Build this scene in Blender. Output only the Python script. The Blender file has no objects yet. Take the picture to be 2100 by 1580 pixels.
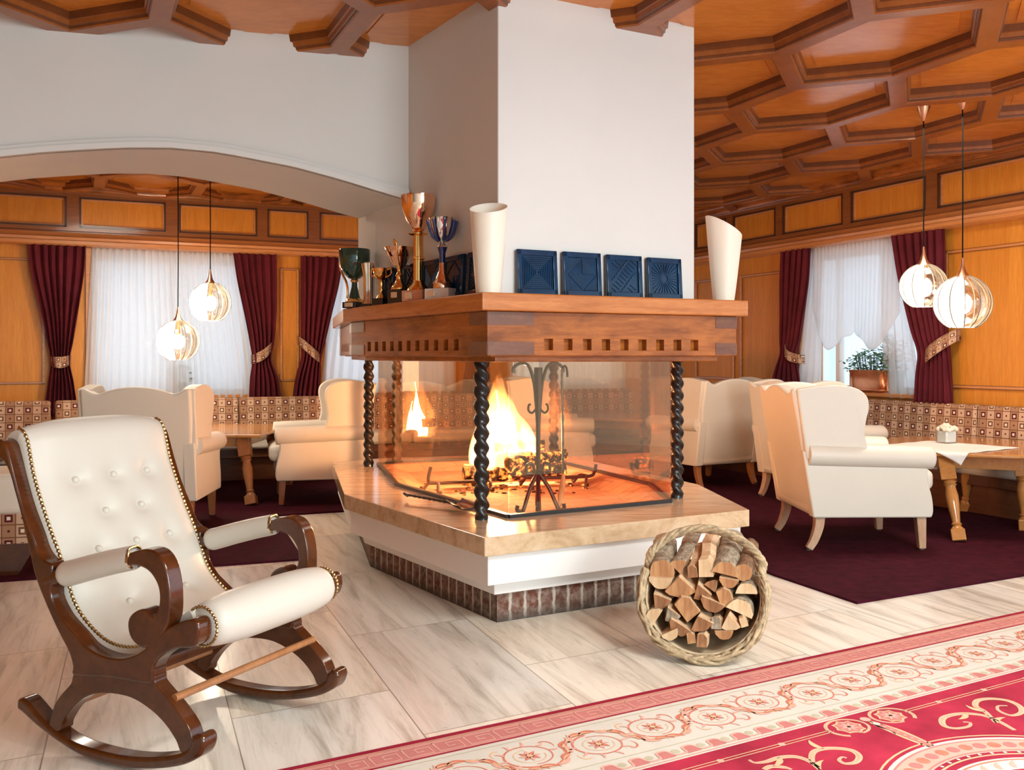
import bpy, bmesh, math, random
from mathutils import Vector, Matrix
random.seed(7)
SC = bpy.context.scene
COL = SC.collection
PI = math.pi
# ------------------------------------------------------------------ camera
F, CX, HY, EYE = 1980.0, 1050.0, 730.0, 1.2     # focal length and horizon in photo pixels (2100 x 1580)
cam = bpy.data.cameras.new('camera'); camo = bpy.data.objects.new('camera', cam); COL.objects.link(camo)
cam.sensor_fit = 'HORIZONTAL'; cam.sensor_width = 36; cam.lens = F / 2100 * 36
cam.shift_y = -(790 - HY) / 2100
cam.clip_start = .05
camo.location = (0, 0, EYE); camo.rotation_euler = (PI / 2, 0, 0)
SC.camera = camo
# ------------------------------------------------------------------ world and light
vs = SC.view_settings
vs.view_transform = 'Standard'; vs.look = 'None'; vs.exposure = 0.52; vs.gamma = 1; vs.use_curve_mapping = False
w = bpy.data.worlds.new('world'); SC.world = w; w.use_nodes = True
wn = w.node_tree; wn.nodes.clear()
o_ = wn.nodes.new('ShaderNodeOutputWorld'); bg = wn.nodes.new('ShaderNodeBackground')
tc = wn.nodes.new('ShaderNodeTexCoord'); sx = wn.nodes.new('ShaderNodeSeparateXYZ'); cr = wn.nodes.new('ShaderNodeValToRGB')
mr = wn.nodes.new('ShaderNodeMapRange'); mr.inputs[1].default_value = -1; mr.inputs[2].default_value = 1
wn.links.new(tc.outputs['Generated'], sx.inputs[0]); wn.links.new(sx.outputs['Y'], mr.inputs[0])
wn.links.new(mr.outputs[0], cr.inputs[0]); wn.links.new(cr.outputs[0], bg.inputs[0]); wn.links.new(bg.outputs[0], o_.inputs[0])
cr.color_ramp.elements[0].position = .30; cr.color_ramp.elements[0].color = (.86, .98, 1.0, 1)     # the lamplit hall behind
cr.color_ramp.elements[1].position = .62; cr.color_ramp.elements[1].color = (.66, .84, 1.0, 1)     # snowy daylight beyond the windows
ms = wn.nodes.new('ShaderNodeMapRange'); ms.inputs[1].default_value = -.3; ms.inputs[2].default_value = .3; ms.inputs[3].default_value = .85; ms.inputs[4].default_value = 1.22
wn.links.new(sx.outputs['Y'], ms.inputs[0]); mx_ = wn.nodes.new('ShaderNodeMapRange'); mx_.inputs[1].default_value = -.45; mx_.inputs[2].default_value = .40; mx_.inputs[3].default_value = .15; mx_.inputs[4].default_value = 1.2; wn.links.new(sx.outputs['X'], mx_.inputs[0])
mm = wn.nodes.new('ShaderNodeMath'); mm.operation = 'MULTIPLY'; yb_ = wn.nodes.new('ShaderNodeMapRange'); yb_.inputs[1].default_value = -.15; yb_.inputs[2].default_value = .15; wn.links.new(sx.outputs['Y'], yb_.inputs[0])
lx = wn.nodes.new('ShaderNodeMix'); wn.links.new(yb_.outputs[0], lx.inputs[0]); wn.links.new(mx_.outputs[0], lx.inputs[2]); lx.inputs[3].default_value = 1.15; wn.links.new(lx.outputs[0], mm.inputs[0]); wn.links.new(ms.outputs[0], mm.inputs[1]); wn.links.new(mm.outputs[0], bg.inputs[1])

def lamp(name, kind, loc, power, color, size=.1, rot=None, size_y=None):
    l = bpy.data.lights.new(name, kind); l.energy = power; l.color = color
    if kind == 'AREA':
        l.size = size
        if size_y: l.shape = 'RECTANGLE'; l.size_y = size_y
    elif kind == 'POINT': l.shadow_soft_size = size
    o = bpy.data.objects.new(name, l); COL.objects.link(o); o.location = loc
    if rot: o.rotation_euler = rot
    return o
lamp('hall_fill_light', 'AREA', (2.1, 1.5, 2.7), 112, (.90, 1, .98), 1.4)  # added fill, no real fitting: brightens floor, rug and rocking chair
lamp('hall_window_light', 'AREA', (3.4, -1.2, 1.5), 125, (.87, .985, 1), 2.2, (math.radians(84), 0, math.radians(28)), 1.8)
lamp('alcove_fill_light', 'AREA', (-2.9, 7.2, 2.72), 24, (1, .92, .78), .8)  # added fill over the alcove; the only real lamps here are the pendants
lamp('lounge_fill_light', 'AREA', (2.7, 6.2, 2.72), 32, (1, .90, .76), .8)  # added fill over the right-hand seats, on top of the real pendants

# ------------------------------------------------------------------ pixel helpers
def G(px, py, z=0.0):
    y = (EYE - z) * F / (py - HY)
    return Vector(((px - CX) / F * y, y, z))
def at(px, py, y): return Vector(((px - CX) / F * y, y, EYE - (py - HY) / F * y))
class Wall:
    def __init__(s, p, d, n): s.p = Vector(p).to_2d(); s.d = Vector(d).to_2d().normalized(); s.n = Vector(n).to_2d().normalized()
    def u(s, px, dep=0):
        r = (px - CX) / F; p = s.p + s.n * dep
        return (r * p.y - p.x) / (s.d.x - r * s.d.y)
    def uz(s, px, py, dep=0):
        u = s.u(px, dep); y = (s.p + s.n * dep + s.d * u).y
        return u, EYE - (py - HY) / F * y
    def pt(s, u, dep, z):
        q = s.p + s.d * u + s.n * dep
        return Vector((q.x, q.y, z))
WL = Wall((-1.83, 10.5), (.907, .42), (.42, -.907))
WR = Wall((3.0, 9.54), (-.415, .91), (-.91, -.415))
UX = Vector((.905, .425)); VX = Vector((-.415, .91))

# ------------------------------------------------------------------ mesh helpers
def NB(): return bmesh.new()
def hexa(bm, P, mi=0):
    v = [bm.verts.new(p) for p in P]
    for f in ((0, 3, 2, 1), (4, 5, 6, 7), (0, 1, 5, 4), (1, 2, 6, 5), (2, 3, 7, 6), (3, 0, 4, 7)):
        bm.faces.new([v[i] for i in f]).material_index = mi
def box(bm, x0, x1, y0, y1, z0, z1, M=None, mi=0):
    P = [Vector(p) for p in ((x0, y0, z0), (x1, y0, z0), (x1, y1, z0), (x0, y1, z0), (x0, y0, z1), (x1, y0, z1), (x1, y1, z1), (x0, y1, z1))]
    if M: P = [M @ p for p in P]
    hexa(bm, P, mi)
def wbox(bm, W, u0, u1, d0, d1, z0, z1, mi=0):
    hexa(bm, [W.pt(u, d, z) for z in (z0, z1) for (u, d) in ((u0, d0), (u1, d0), (u1, d1), (u0, d1))], mi)
def prism(bm, poly, z0, z1, top=None, mi=0, cap=True):
    t = top or poly
    a = [bm.verts.new((p[0], p[1], z0)) for p in poly]; b = [bm.verts.new((p[0], p[1], z1)) for p in t]
    n = len(a)
    for i in range(n): bm.faces.new((a[i], a[(i + 1) % n], b[(i + 1) % n], b[i])).material_index = mi
    if cap:
        bm.faces.new(b).material_index = mi; bm.faces.new(a[::-1]).material_index = mi
def plate(bm, pts, off, mi=0):
    """closed outline of 3D points thickened by the vector off"""
    off = Vector(off)
    a = [bm.verts.new(p) for p in pts]; b = [bm.verts.new(Vector(p) + off) for p in pts]
    n = len(a)
    for i in range(n): bm.faces.new((a[i], a[(i + 1) % n], b[(i + 1) % n], b[i])).material_index = mi
    bm.faces.new(b).material_index = mi; bm.faces.new(a[::-1]).material_index = mi
def lathe(bm, prof, seg=28, c=(0, 0, 0), mi=0, fr=None):
    c = Vector(c); rings = []
    for r, z in prof:
        if r < 1e-5: rings.append([bm.verts.new(c + Vector((0, 0, z)))])
        else:
            k = []
            for i in range(seg):
                a = 2 * PI * i / seg; rr = r * (fr(a, z) if fr else 1)
                k.append(bm.verts.new(c + Vector((rr * math.cos(a), rr * math.sin(a), z))))
            rings.append(k)
    for A, Bq in zip(rings, rings[1:]):
        for i in range(seg):
            j = (i + 1) % seg
            if len(A) == 1 and len(Bq) == 1: continue
            if len(A) == 1: f = bm.faces.new((A[0], Bq[j], Bq[i]))
            elif len(Bq) == 1: f = bm.faces.new((A[i], A[j], Bq[0]))
            else: f = bm.faces.new((A[i], A[j], Bq[j], Bq[i]))
            f.material_index = mi
def tube(bm, pts, rad, seg=10, mi=0, closed=False, shape=None, cap=True, up=None):
    pts = [Vector(p) for p in pts]; n = len(pts)
    R = rad if callable(rad) else (lambda t: rad)
    T = []
    for i in range(n):
        if closed: t = pts[(i + 1) % n] - pts[i - 1]
        else: t = pts[min(i + 1, n - 1)] - pts[max(i - 1, 0)]
        T.append(t.normalized() if t.length > 1e-9 else Vector((0, 0, 1)))
    ref = Vector(up) if up else (Vector((0, 0, 1)) if abs(T[0].z) < .9 else Vector((1, 0, 0)))
    nrm = (ref - T[0] * ref.dot(T[0])).normalized(); rings = []
    for i in range(n):
        if up: nn = Vector(up) - T[i] * Vector(up).dot(T[i]); nrm = nn.normalized() if nn.length > 1e-4 else nrm
        else:
            nn = nrm - T[i] * nrm.dot(T[i]); nrm = nn.normalized() if nn.length > 1e-6 else nrm
        bi = T[i].cross(nrm); r = R(i / max(1, n - 1)); ring = []
        for k in range(seg):
            a = 2 * PI * k / seg; ca, sa = math.cos(a), math.sin(a)
            if shape: ca *= shape[0]; sa *= shape[1]
            ring.append(bm.verts.new(pts[i] + (nrm * ca + bi * sa) * r))
        rings.append(ring)
    m = n if closed else n - 1
    for i in range(m):
        A, Bq = rings[i], rings[(i + 1) % n]
        for k in range(seg):
            j = (k + 1) % seg
            bm.faces.new((A[k], A[j], Bq[j], Bq[k])).material_index = mi
    if cap and not closed:
        bm.faces.new(rings[0][::-1]).material_index = mi; bm.faces.new(rings[-1]).material_index = mi
def grid(bm, fn, nu, nv, mi=0, cu=False, uv=None):
    lay = bm.loops.layers.uv.verify() if uv else None
    V = [[bm.verts.new(fn(i / nu, j / nv)) for j in range(nv + 1)] for i in range(nu if cu else nu + 1)]
    for i in range(nu):
        i2 = (i + 1) % len(V)
        for j in range(nv):
            f = bm.faces.new((V[i][j], V[i2][j], V[i2][j + 1], V[i][j + 1])); f.material_index = mi
            if uv:
                for l, (a, b) in zip(f.loops, ((i, j), (i + 1, j), (i + 1, j + 1), (i, j + 1))): l[lay].uv = uv(a / nu, b / nv)
def ball(bm, c, r, seg=12, mi=0, sq=(1, 1, 1)):
    M = Matrix.Translation(c) @ Matrix.Diagonal((r * sq[0], r * sq[1], r * sq[2], 1))
    res = bmesh.ops.create_uvsphere(bm, u_segments=seg, v_segments=max(6, seg * 2 // 3), radius=1, matrix=M)
    for v in res['verts']:
        for f in v.link_faces: f.material_index = mi
def spl(P, k=6, closed=False):
    """Catmull-Rom through the points"""
    P = [Vector(p) for p in P]; n = len(P); out = []
    for i in range(n if closed else n - 1):
        if closed: a, b, c, d = P[i - 1], P[i], P[(i + 1) % n], P[(i + 2) % n]
        else: a, b, c, d = P[max(i - 1, 0)], P[i], P[i + 1], P[min(i + 2, n - 1)]
        for j in range(k):
            t = j / k
            out.append(.5 * ((2 * b) + (c - a) * t + (2 * a - 5 * b + 4 * c - d) * t * t + (3 * b - a - 3 * c + d) * t ** 3))
    if not closed: out.append(P[-1])
    return out
def lerp_tab(tab, x):
    if x <= tab[0][0]: return tab[0][1]
    for (a, va), (b, vb) in zip(tab, tab[1:]):
        if x <= b: return va + (vb - va) * (x - a) / (b - a)
    return tab[-1][1]
def uvbox(me, s=1.0):
    uv = me.uv_layers[0] if me.uv_layers else me.uv_layers.new(name='UVMap')
    for p in me.polygons:
        n = p.normal
        for li in p.loop_indices:
            c = me.vertices[me.loops[li].vertex_index].co
            if abs(n.z) > max(abs(n.x), abs(n.y)): q = (c.x, c.y)
            elif abs(n.x) > abs(n.y): q = (c.y, c.z)
            else: q = (c.x, c.z)
            uv.data[li].uv = (q[0] * s, q[1] * s)
def obj(name, bm, mats, parent=None, smooth=True, ang=40, bevel=0, bseg=3, sub=0, uv=0, loc=None, rotz=0, solid=0, label=None):
    bmesh.ops.recalc_face_normals(bm, faces=bm.faces)
    me = bpy.data.meshes.new(name); bm.to_mesh(me); bm.free()
    for m in (mats if isinstance(mats, (list, tuple)) else [mats]): me.materials.append(m)
    if smooth:
        me.polygons.foreach_set('use_smooth', [True] * len(me.polygons)); me.set_sharp_from_angle(angle=math.radians(ang))
    if uv: uvbox(me, uv)
    o = bpy.data.objects.new(name, me); COL.objects.link(o)
    if parent: o.parent = parent
    if loc is not None: o.location = loc
    if rotz: o.rotation_euler.z = rotz
    if solid: m = o.modifiers.new('solid', 'SOLIDIFY'); m.thickness = solid; m.offset = 0
    if bevel:
        m = o.modifiers.new('bevel', 'BEVEL'); m.width = bevel; m.segments = bseg; m.limit_method = 'ANGLE'; m.angle_limit = math.radians(35)
        if smooth: m.harden_normals = False
    if sub: m = o.modifiers.new('sub', 'SUBSURF'); m.levels = sub; m.render_levels = sub
    if label: o['label'] = label
    return o
def thing(name, label, cat, loc=(0, 0, 0), rotz=0, group=None):
    o = bpy.data.objects.new(name, None); COL.objects.link(o); o.location = loc; o.rotation_euler = (0, 0, rotz)
    o.empty_display_size = .1
    return tag(o, label, cat, group)
def tag(o, label, cat, group=None, kind=None):
    o['label'] = label; o['category'] = cat
    if group: o['group'] = group
    if kind: o['kind'] = kind
    return o
def struct(name, bm, mats, **k):
    o = obj(name, bm, mats, **k); o['kind'] = 'structure'; return o
def dup(root, loc, rotz, label, group=None):
    r = root.copy(); COL.objects.link(r); r.location = loc; r.rotation_euler = (0, 0, rotz); r['label'] = label
    if group: r['group'] = group
    for ch in list(root.children):
        c = ch.copy(); COL.objects.link(c); c.parent = r
        for g in ch.children:
            d = g.copy(); COL.objects.link(d); d.parent = c
    return r

# ------------------------------------------------------------------ materials
class NT:
    def __init__(s, name):
        s.m = bpy.data.materials.new(name); s.m.use_nodes = True; s.t = s.m.node_tree; s.t.nodes.clear()
        s.out = s.n('OutputMaterial'); s.b = s.n('BsdfPrincipled'); s.l(s.b, 'BSDF', s.out, 'Surface')
    def n(s, k, **kw):
        x = s.t.nodes.new('ShaderNode' + k)
        for a, v in kw.items(): setattr(x, a, v)
        return x
    def l(s, a, ao, b, bi): s.t.links.new(a.outputs[ao], b.inputs[bi])
    def set(s, **kw):
        for k, v in kw.items(): s.b.inputs[{'col': 'Base Color', 'rough': 'Roughness', 'metal': 'Metallic', 'coat': 'Coat Weight', 'spec': 'Specular IOR Level', 'coatr': 'Coat Roughness', 'sheen': 'Sheen Weight', 'trans': 'Transmission Weight', 'sss': 'Subsurface Weight', 'alpha': 'Alpha'}[k]].default_value = v
        return s
    def coord(s, kind='Object', scale=(1, 1, 1), rot=(0, 0, 0)):
        c = s.n('TexCoord'); m = s.n('Mapping'); m.inputs['Scale'].default_value = scale; m.inputs['Rotation'].default_value = rot
        s.l(c, kind, m, 'Vector'); return m
    def noise(s, vec, scale, detail=6, rough=.6, dist=0):
        x = s.n('TexNoise'); x.inputs['Scale'].default_value = scale; x.inputs['Detail'].default_value = detail
        x.inputs['Roughness'].default_value = rough; x.inputs['Distortion'].default_value = dist
        if vec: s.l(vec, 'Vector', x, 'Vector')
        return x
    def ramp(s, src, so, stops):
        r = s.n('ValToRGB'); e = r.color_ramp.elements
        while len(e) < len(stops): e.new(.5)
        for k, (p, c) in zip(e, stops): k.position = p; k.color = (*c, 1) if len(c) == 3 else c
        s.l(src, so, r, 'Fac'); return r
    def mixc(s, fac, a, b, mode='MIX'):
        x = s.n('Mix', data_type='RGBA', blend_type=mode)
        for i, v in ((0, fac), (6, a), (7, b)):
            if isinstance(v, tuple) and hasattr(v[0], 'outputs'): s.t.links.new(v[0].outputs[v[1]], x.inputs[i])
            else: x.inputs[i].default_value = v if not isinstance(v, tuple) or len(v) == 4 else (*v, 1)
        return (x, 2)
    def col(s, src): s.t.links.new(src[0].outputs[src[1]], s.b.inputs['Base Color'])
    def bump(s, src, so, strength=.3, dist=.01):
        b = s.n('Bump'); b.inputs['Strength'].default_value = strength; b.inputs['Distance'].default_value = dist
        s.l(src, so, b, 'Height'); s.l(b, 'Normal', s.b, 'Normal'); return b
    def math(s, op, a, b=None):
        x = s.n('Math', operation=op)
        for i, v in ((0, a), (1, b)):
            if v is None: continue
            if isinstance(v, tuple): s.t.links.new(v[0].outputs[v[1]], x.inputs[i])
            else: x.inputs[i].default_value = v
        return (x, 0)
def plain(name, col, rough=.5, metal=0, coat=0, spec=.5, vary=.0, vscale=6, bump=0, bscale=60):
    t = NT(name).set(rough=rough, metal=metal, coat=coat, spec=spec, col=(*col, 1))
    if vary:
        c = t.coord(); n = t.noise(c, vscale)
        r = t.ramp(n, 'Fac', ((.3, tuple(x * (1 - vary) for x in col)), (.7, tuple(min(1, x * (1 + vary)) for x in col)))); t.col((r, 0))
    if bump:
        c = t.coord(); n = t.noise(c, bscale); t.bump(n, 'Fac', bump, .004)
    return t.m
def wood(name, c1, c2, scale=(14, 14, .9), rough=.3, coat=.3, bump=.04, kind='Object', spec=.4, stain=0):
    t = NT(name).set(rough=rough, coat=coat, coatr=.10, spec=spec)
    c = t.coord(kind, scale); n = t.noise(c, 1.6, 8, .6, .6); n2 = t.noise(c, 9, 4, .7)
    r = t.ramp(n, 'Fac', ((.28, c1), (.72, c2)))
    r2 = t.ramp(n2, 'Fac', ((.35, (.72, .68, .62)), (.65, (1, 1, 1))))
    cc_ = t.mixc(.55, (r, 0), (r2, 0), 'MULTIPLY')
    if stain:
        n3 = t.noise(t.coord(kind, (1, 1, 1.6)), 2.6, 5, .6, .5); r3 = t.ramp(n3, 'Fac', ((.36, (.22, .16, .13)), (.56, (1, 1, 1)))); cc_ = t.mixc(stain, cc_, (r3, 0), 'MULTIPLY')
    t.col(cc_); t.bump(n2, 'Fac', bump, .003)
    return t.m
MT = {}
MT['plaster'] = plain('plaster', (.70, .69, .665), .9, spec=.2, vary=.02, vscale=2, bump=.08, bscale=90)
MT['white_paint'] = plain('white_paint', (.84, .82, .80), .7, vary=.015, bump=.05)
MT['panel'] = wood('panel_wood', (.61, .22, .026), (.73, .305, .048), (9, 9, .7), .34, .06, spec=.25)
MT['panel_h'] = wood('panel_wood_level', (.52, .19, .045), (.66, .27, .07), (1.2, 1.2, 22), .3, .4)
MT['rail'] = wood('rail_wood', (.56, .22, .07), (.70, .31, .11), (1.2, 1.2, 25), .28, .5)
MT['frame'] = wood('frame_wood', (.22, .07, .018), (.33, .115, .03), (1.4, 1.4, 18), .3, .4)
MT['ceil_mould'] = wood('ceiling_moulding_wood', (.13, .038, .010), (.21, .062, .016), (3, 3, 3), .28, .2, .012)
MT['dark_line'] = plain('dark_moulding', (.07, .024, .009), .35, coat=.3)
MT['ceil_panel'] = wood('ceiling_panel_wood', (.62, .20, .030), (.74, .265, .045), (1.3, 5, 1), .16, .12, .008, spec=.3)
MT['ceil_beam'] = wood('ceiling_beam_wood', (.27, .078, .015), (.39, .12, .025), (3, 3, 3), .3, .12, .012)
MT['mantel'] = wood('mantel_wood', (.30, .078, .012), (.54, .175, .035), (2.2, 2.2, 22), .22, .25, spec=.3, stain=.6)
MT['shelf'] = wood('mantel_shelf_wood', (.44, .135, .03), (.66, .25, .075), (2.2, 2.2, 22), .22, .3, spec=.35)
MT['mantel_dark'] = wood('mantel_end_grain', (.13, .04, .018), (.22, .075, .03), (6, 6, 14), .32, .4)
MT['mahogany'] = wood('mahogany', (.045, .011, .003), (.125, .034, .008), (5, 5, 5), .2, .5)
MT['table'] = wood('table_wood', (.50, .20, .05), (.64, .29, .085), (3, 14, 3), .22, .6)
MT['leg_pale'] = wood('pale_leg_wood', (.60, .36, .22), (.70, .45, .29), (10, 10, 2), .35, .3)
MT['leg_brown'] = wood('brown_leg_wood', (.36, .14, .05), (.46, .2, .08), (10, 10, 2), .35, .3)
MT['cream'] = plain('cream_leather', (.75, .69, .59), .42, spec=.45, vary=.025, vscale=3, bump=.10, bscale=140)
MT['cream2'] = plain('cream_leather_seat', (.67, .63, .55), .42, spec=.45, vary=.02, vscale=3, bump=.10, bscale=140)
MT['iron'] = plain('black_iron', (.012, .011, .011), .30, spec=.6, bump=.1, bscale=40)
MT['iron_fire'] = plain('forged_iron', (.05, .026, .018), .45, spec=.5, bump=.2, bscale=40)
MT['gold'] = plain('gold', (.92, .55, .20), .16, 1)
MT['copper'] = plain('copper', (.86, .36, .18), .20, 1, vary=.15, vscale=12)
MT['rose_gold'] = plain('rose_gold', (.93, .58, .40), .08, 1)
MT['silver'] = plain('silver', (.85, .82, .80), .10, 1)
MT['brass'] = plain('brass', (.42, .29, .13), .3, 1)
MT['green'] = plain('green_enamel', (.006, .045, .03), .08, 0, .8)
MT['blue'] = plain('blue_enamel', (.012, .03, .16), .1, .3, .8)
MT['black_stone'] = plain('black_stone', (.02, .012, .012), .2, coat=.3)
MT['white_stone'] = plain('white_marble', (.7, .64, .6), .2, vary=.15, vscale=20)
MT['pink_stone'] = plain('pink_marble', (.62, .27, .15), .2, vary=.2, vscale=20)
MT['plaque'] = plain('plaque', (.8, .72, .62), .25, .7)
MT['vase'] = NT('frosted_vase').set(col=(.90, .78, .66, 1), rough=.45, sss=.2).m
MT['tile'] = plain('blue_glaze', (.004, .032, .085), .16, coat=.25, spec=.35, vary=.35, vscale=9)
MT['velvet'] = plain('burgundy_velvet', (.115, .012, .020), .8, spec=.2, vary=.25, vscale=5)
MT['carpet'] = plain('carpet', (.050, .005, .013), .95, spec=.1, vary=.35, vscale=14, bump=.5, bscale=400)
MT['wicker'] = plain('wicker', (.43, .32, .19), .6, vary=.45, vscale=40, bump=.2, bscale=60)
MT['wicker_in'] = plain('wicker_lining', (.56, .43, .28), .75, vary=.15, vscale=20, bump=.3, bscale=80)
MT['cord'] = plain('black_cord', (.006, .006, .006), .9, spec=.05)
MT['rib'] = plain('dark_rib', (.16, .13, .10), .6)
MT['bronze'] = plain('satin_copper', (.72, .40, .24), .3, 1)
MT['ash'] = plain('ash', (.30, .22, .18), .95, vary=.3, vscale=30)
MT['leaf'] = plain('leaf', (.10, .26, .10), .45, vary=.4, vscale=20)
MT['leaf_dark'] = plain('dark_leaf', (.03, .07, .045), .5, vary=.4, vscale=20)
MT['dark_pot'] = plain('dark_pot', (.03, .035, .04), .4)
MT['white_frame'] = plain('white_window_frame', (.82, .83, .84), .4)
MT['cloth'] = plain('white_cloth', (.86, .84, .80), .85, spec=.2, bump=.1, bscale=300)
MT['flower'] = plain('dried_flower', (.80, .70, .56), .9, vary=.15, vscale=40)
MT['plinth'] = wood('bench_plinth_wood', (.10, .03, .012), (.16, .055, .02), (2, 2, 16), .35, .2)
MT['rubber'] = plain('glide', (.05, .05, .05), .5)

# travertine floor: large slabs laid on a skewed grid
def travertine():
    t = NT('travertine_floor').set(rough=.28, spec=.45, coat=.15, coatr=.1)
    uv = t.coord('UV')
    br = t.n('TexBrick'); br.offset = .38; br.squash = 1
    br.inputs['Scale'].default_value = 1; br.inputs['Brick Width'].default_value = 1.15; br.inputs['Row Height'].default_value = .56
    br.inputs['Mortar Size'].default_value = .0022; br.inputs['Mortar Smooth'].default_value = .1; br.inputs['Bias'].default_value = 0
    br.inputs['Color1'].default_value = (0, 0, 0, 1); br.inputs['Color2'].default_value = (1, 1, 1, 1); br.inputs['Mortar'].default_value = (.5, .5, .5, 1)
    t.l(uv, 'Vector', br, 'Vector')
    # veins run along u
    off = t.n('VectorMath', operation='MULTIPLY_ADD'); t.l(uv, 'Vector', off, 0); off.inputs[1].default_value = (.55, 5.5, 1)
    sc = t.n('VectorMath', operation='SCALE'); t.l(br, 'Color', sc, 0); sc.inputs['Scale'].default_value = 3.7; t.l(sc, 0, off, 2)
    n1 = t.n('TexNoise'); n1.inputs['Scale'].default_value = 1.7; n1.inputs['Detail'].default_value = 9; n1.inputs['Roughness'].default_value = .66; n1.inputs['Distortion'].default_value = .9
    t.l(off, 0, n1, 'Vector')
    n2 = t.noise(uv, 26, 6, .7); n3 = t.n('TexNoise'); n3.inputs['Scale'].default_value = 6; n3.inputs['Detail'].default_value = 6; n3.inputs['Distortion'].default_value = 1.5; t.l(off, 0, n3, 'Vector')
    base = t.ramp(n1, 'Fac', ((.27, (.34, .31, .27)), (.38, (.60, .56, .49)), (.47, (.80, .765, .69)), (.56, (.90, .87, .80)), (.72, (.95, .925, .87))))
    grey = t.ramp(n3, 'Fac', ((.30, (.5, .5, .5)), (.40, (1, 1, 1))))
    c = t.mixc(.35, (base, 0), (grey, 0), 'MULTIPLY')
    tint = t.ramp(br, 'Color', ((0, (.72, .71, .69)), (.5, (1, .99, .97)), (1, (1.0, .93, .82))))
    c = t.mixc(.8, c, (tint, 0), 'MULTIPLY')
    pit = t.ramp(n2, 'Fac', ((.30, (.45, .42, .40)), (.37, (1, 1, 1)))); c = t.mixc(.5, c, (pit, 0), 'MULTIPLY')
    c = t.mixc((br, 'Fac'), c, (.30, .25, .2)); t.col(c)
    t.bump(br, 'Fac', -.2, .002)
    return t.m
MT['travertine'] = travertine()
def slab(name, cols):
    t = NT(name).set(rough=.16, spec=.5, coat=.3, coatr=.06)
    c = t.coord('Object', (1.2, 5, 4), (0, 0, .5)); n = t.noise(c, 2.2, 9, .65, 1.0); n2 = t.noise(c, 12, 5)
    a = t.ramp(n, 'Fac', cols); b = t.ramp(n2, 'Fac', ((.3, (.8, .76, .7)), (.6, (1, 1, 1))))
    t.col(t.mixc(.5, (a, 0), (b, 0), 'MULTIPLY')); return t.m
MT['slab'] = slab('polished_travertine', ((.3, (.46, .30, .17)), (.48, (.66, .47, .29)), (.7, (.76, .60, .42))))
def bench_fabric(name, scale):
    t = NT(name).set(rough=.85, spec=.2)
    uv = t.coord('UV', (scale, scale, scale))
    fr = t.n('VectorMath', operation='FRACTION'); t.l(uv, 'Vector', fr, 0)
    fl = t.n('VectorMath', operation='FLOOR'); t.l(uv, 'Vector', fl, 0)
    sb = t.n('VectorMath', operation='SUBTRACT'); t.l(fr, 0, sb, 0); sb.inputs[1].default_value = (.5, .5, .5)
    ab = t.n('VectorMath', operation='ABSOLUTE'); t.l(sb, 0, ab, 0)
    s = t.n('SeparateXYZ'); t.l(ab, 0, s, 0); d = t.math('MAXIMUM', (s, 'X'), (s, 'Y'))
    f = t.n('SeparateXYZ'); t.l(fl, 0, f, 0)
    px = t.math('FLOORED_MODULO', (f, 'X'), 2.0); py = t.math('FLOORED_MODULO', (f, 'Y'), 2.0)
    par = t.math('FLOORED_MODULO', t.math('ADD', (f, 'X'), (f, 'Y')), 2.0)
    tan, pale, cream, burg, brown = (.40, .22, .13), (.60, .40, .28), (.82, .70, .58), (.105, .014, .018), (.19, .085, .04)
    # cell kind 0: ring square with pale heart (burgundy or brown ring); kind 1: pale square with a dark dot
    ring = t.mixc(py, burg, brown)
    g = lambda th: t.math('LESS_THAN', d, th)
    a = t.mixc(g(.30), t.mixc(py, tan, pale), ring); a = t.mixc(g(.14), a, cream)
    b = t.mixc(g(.09), t.mixc(py, pale, tan), burg)
    c = t.mixc(par, a, b); c = t.mixc(t.math('GREATER_THAN', d, .455), c, brown)
    t.col(c); n = t.noise(t.coord('UV'), 300, 2); t.bump(n, 'Fac', .15, .002)
    return t.m
MT['fabric'] = bench_fabric('patterned_fabric', 1 / .069)
MT['fabric_small'] = bench_fabric('patterned_tieback', 1 / .055)
def brick_base():
    t = NT('limewashed_brick').set(rough=.85, spec=.2)
    uv = t.coord('UV'); br = t.n('TexBrick'); br.offset = 0
    br.inputs['Scale'].default_value = 1; br.inputs['Brick Width'].default_value = .078; br.inputs['Row Height'].default_value = .4
    br.inputs['Mortar Size'].default_value = .011; br.inputs['Mortar Smooth'].default_value = .8
    br.inputs['Color1'].default_value = (.15, .05, .03, 1); br.inputs['Color2'].default_value = (.11, .055, .04, 1); br.inputs['Mortar'].default_value = (.52, .45, .38, 1)
    d = t.n('VectorMath', operation='ADD'); n = t.noise(uv, 30, 4); sc = t.n('VectorMath', operation='SCALE'); sc.inputs['Scale'].default_value = .02
    t.l(n, 'Color', sc, 0); t.l(uv, 'Vector', d, 0); t.l(sc, 0, d, 1); t.l(d, 0, br, 'Vector')
    n2 = t.noise(uv, 22, 8, .7)
    lime = t.ramp(n2, 'Fac', ((.42, (0, 0, 0)), (.7, (1, 1, 1))))
    a = t.mixc(t.math('MULTIPLY', (lime, 0), .55), (br, 'Color'), (.50, .44, .38))
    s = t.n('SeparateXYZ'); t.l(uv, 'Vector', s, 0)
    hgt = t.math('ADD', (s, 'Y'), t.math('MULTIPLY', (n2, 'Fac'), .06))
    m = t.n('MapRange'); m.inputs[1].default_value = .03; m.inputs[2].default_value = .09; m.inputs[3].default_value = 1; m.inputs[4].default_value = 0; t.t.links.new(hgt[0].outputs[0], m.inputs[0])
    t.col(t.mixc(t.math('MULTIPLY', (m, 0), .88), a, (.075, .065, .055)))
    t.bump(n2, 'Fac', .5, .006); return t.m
MT['brick'] = brick_base()
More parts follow.
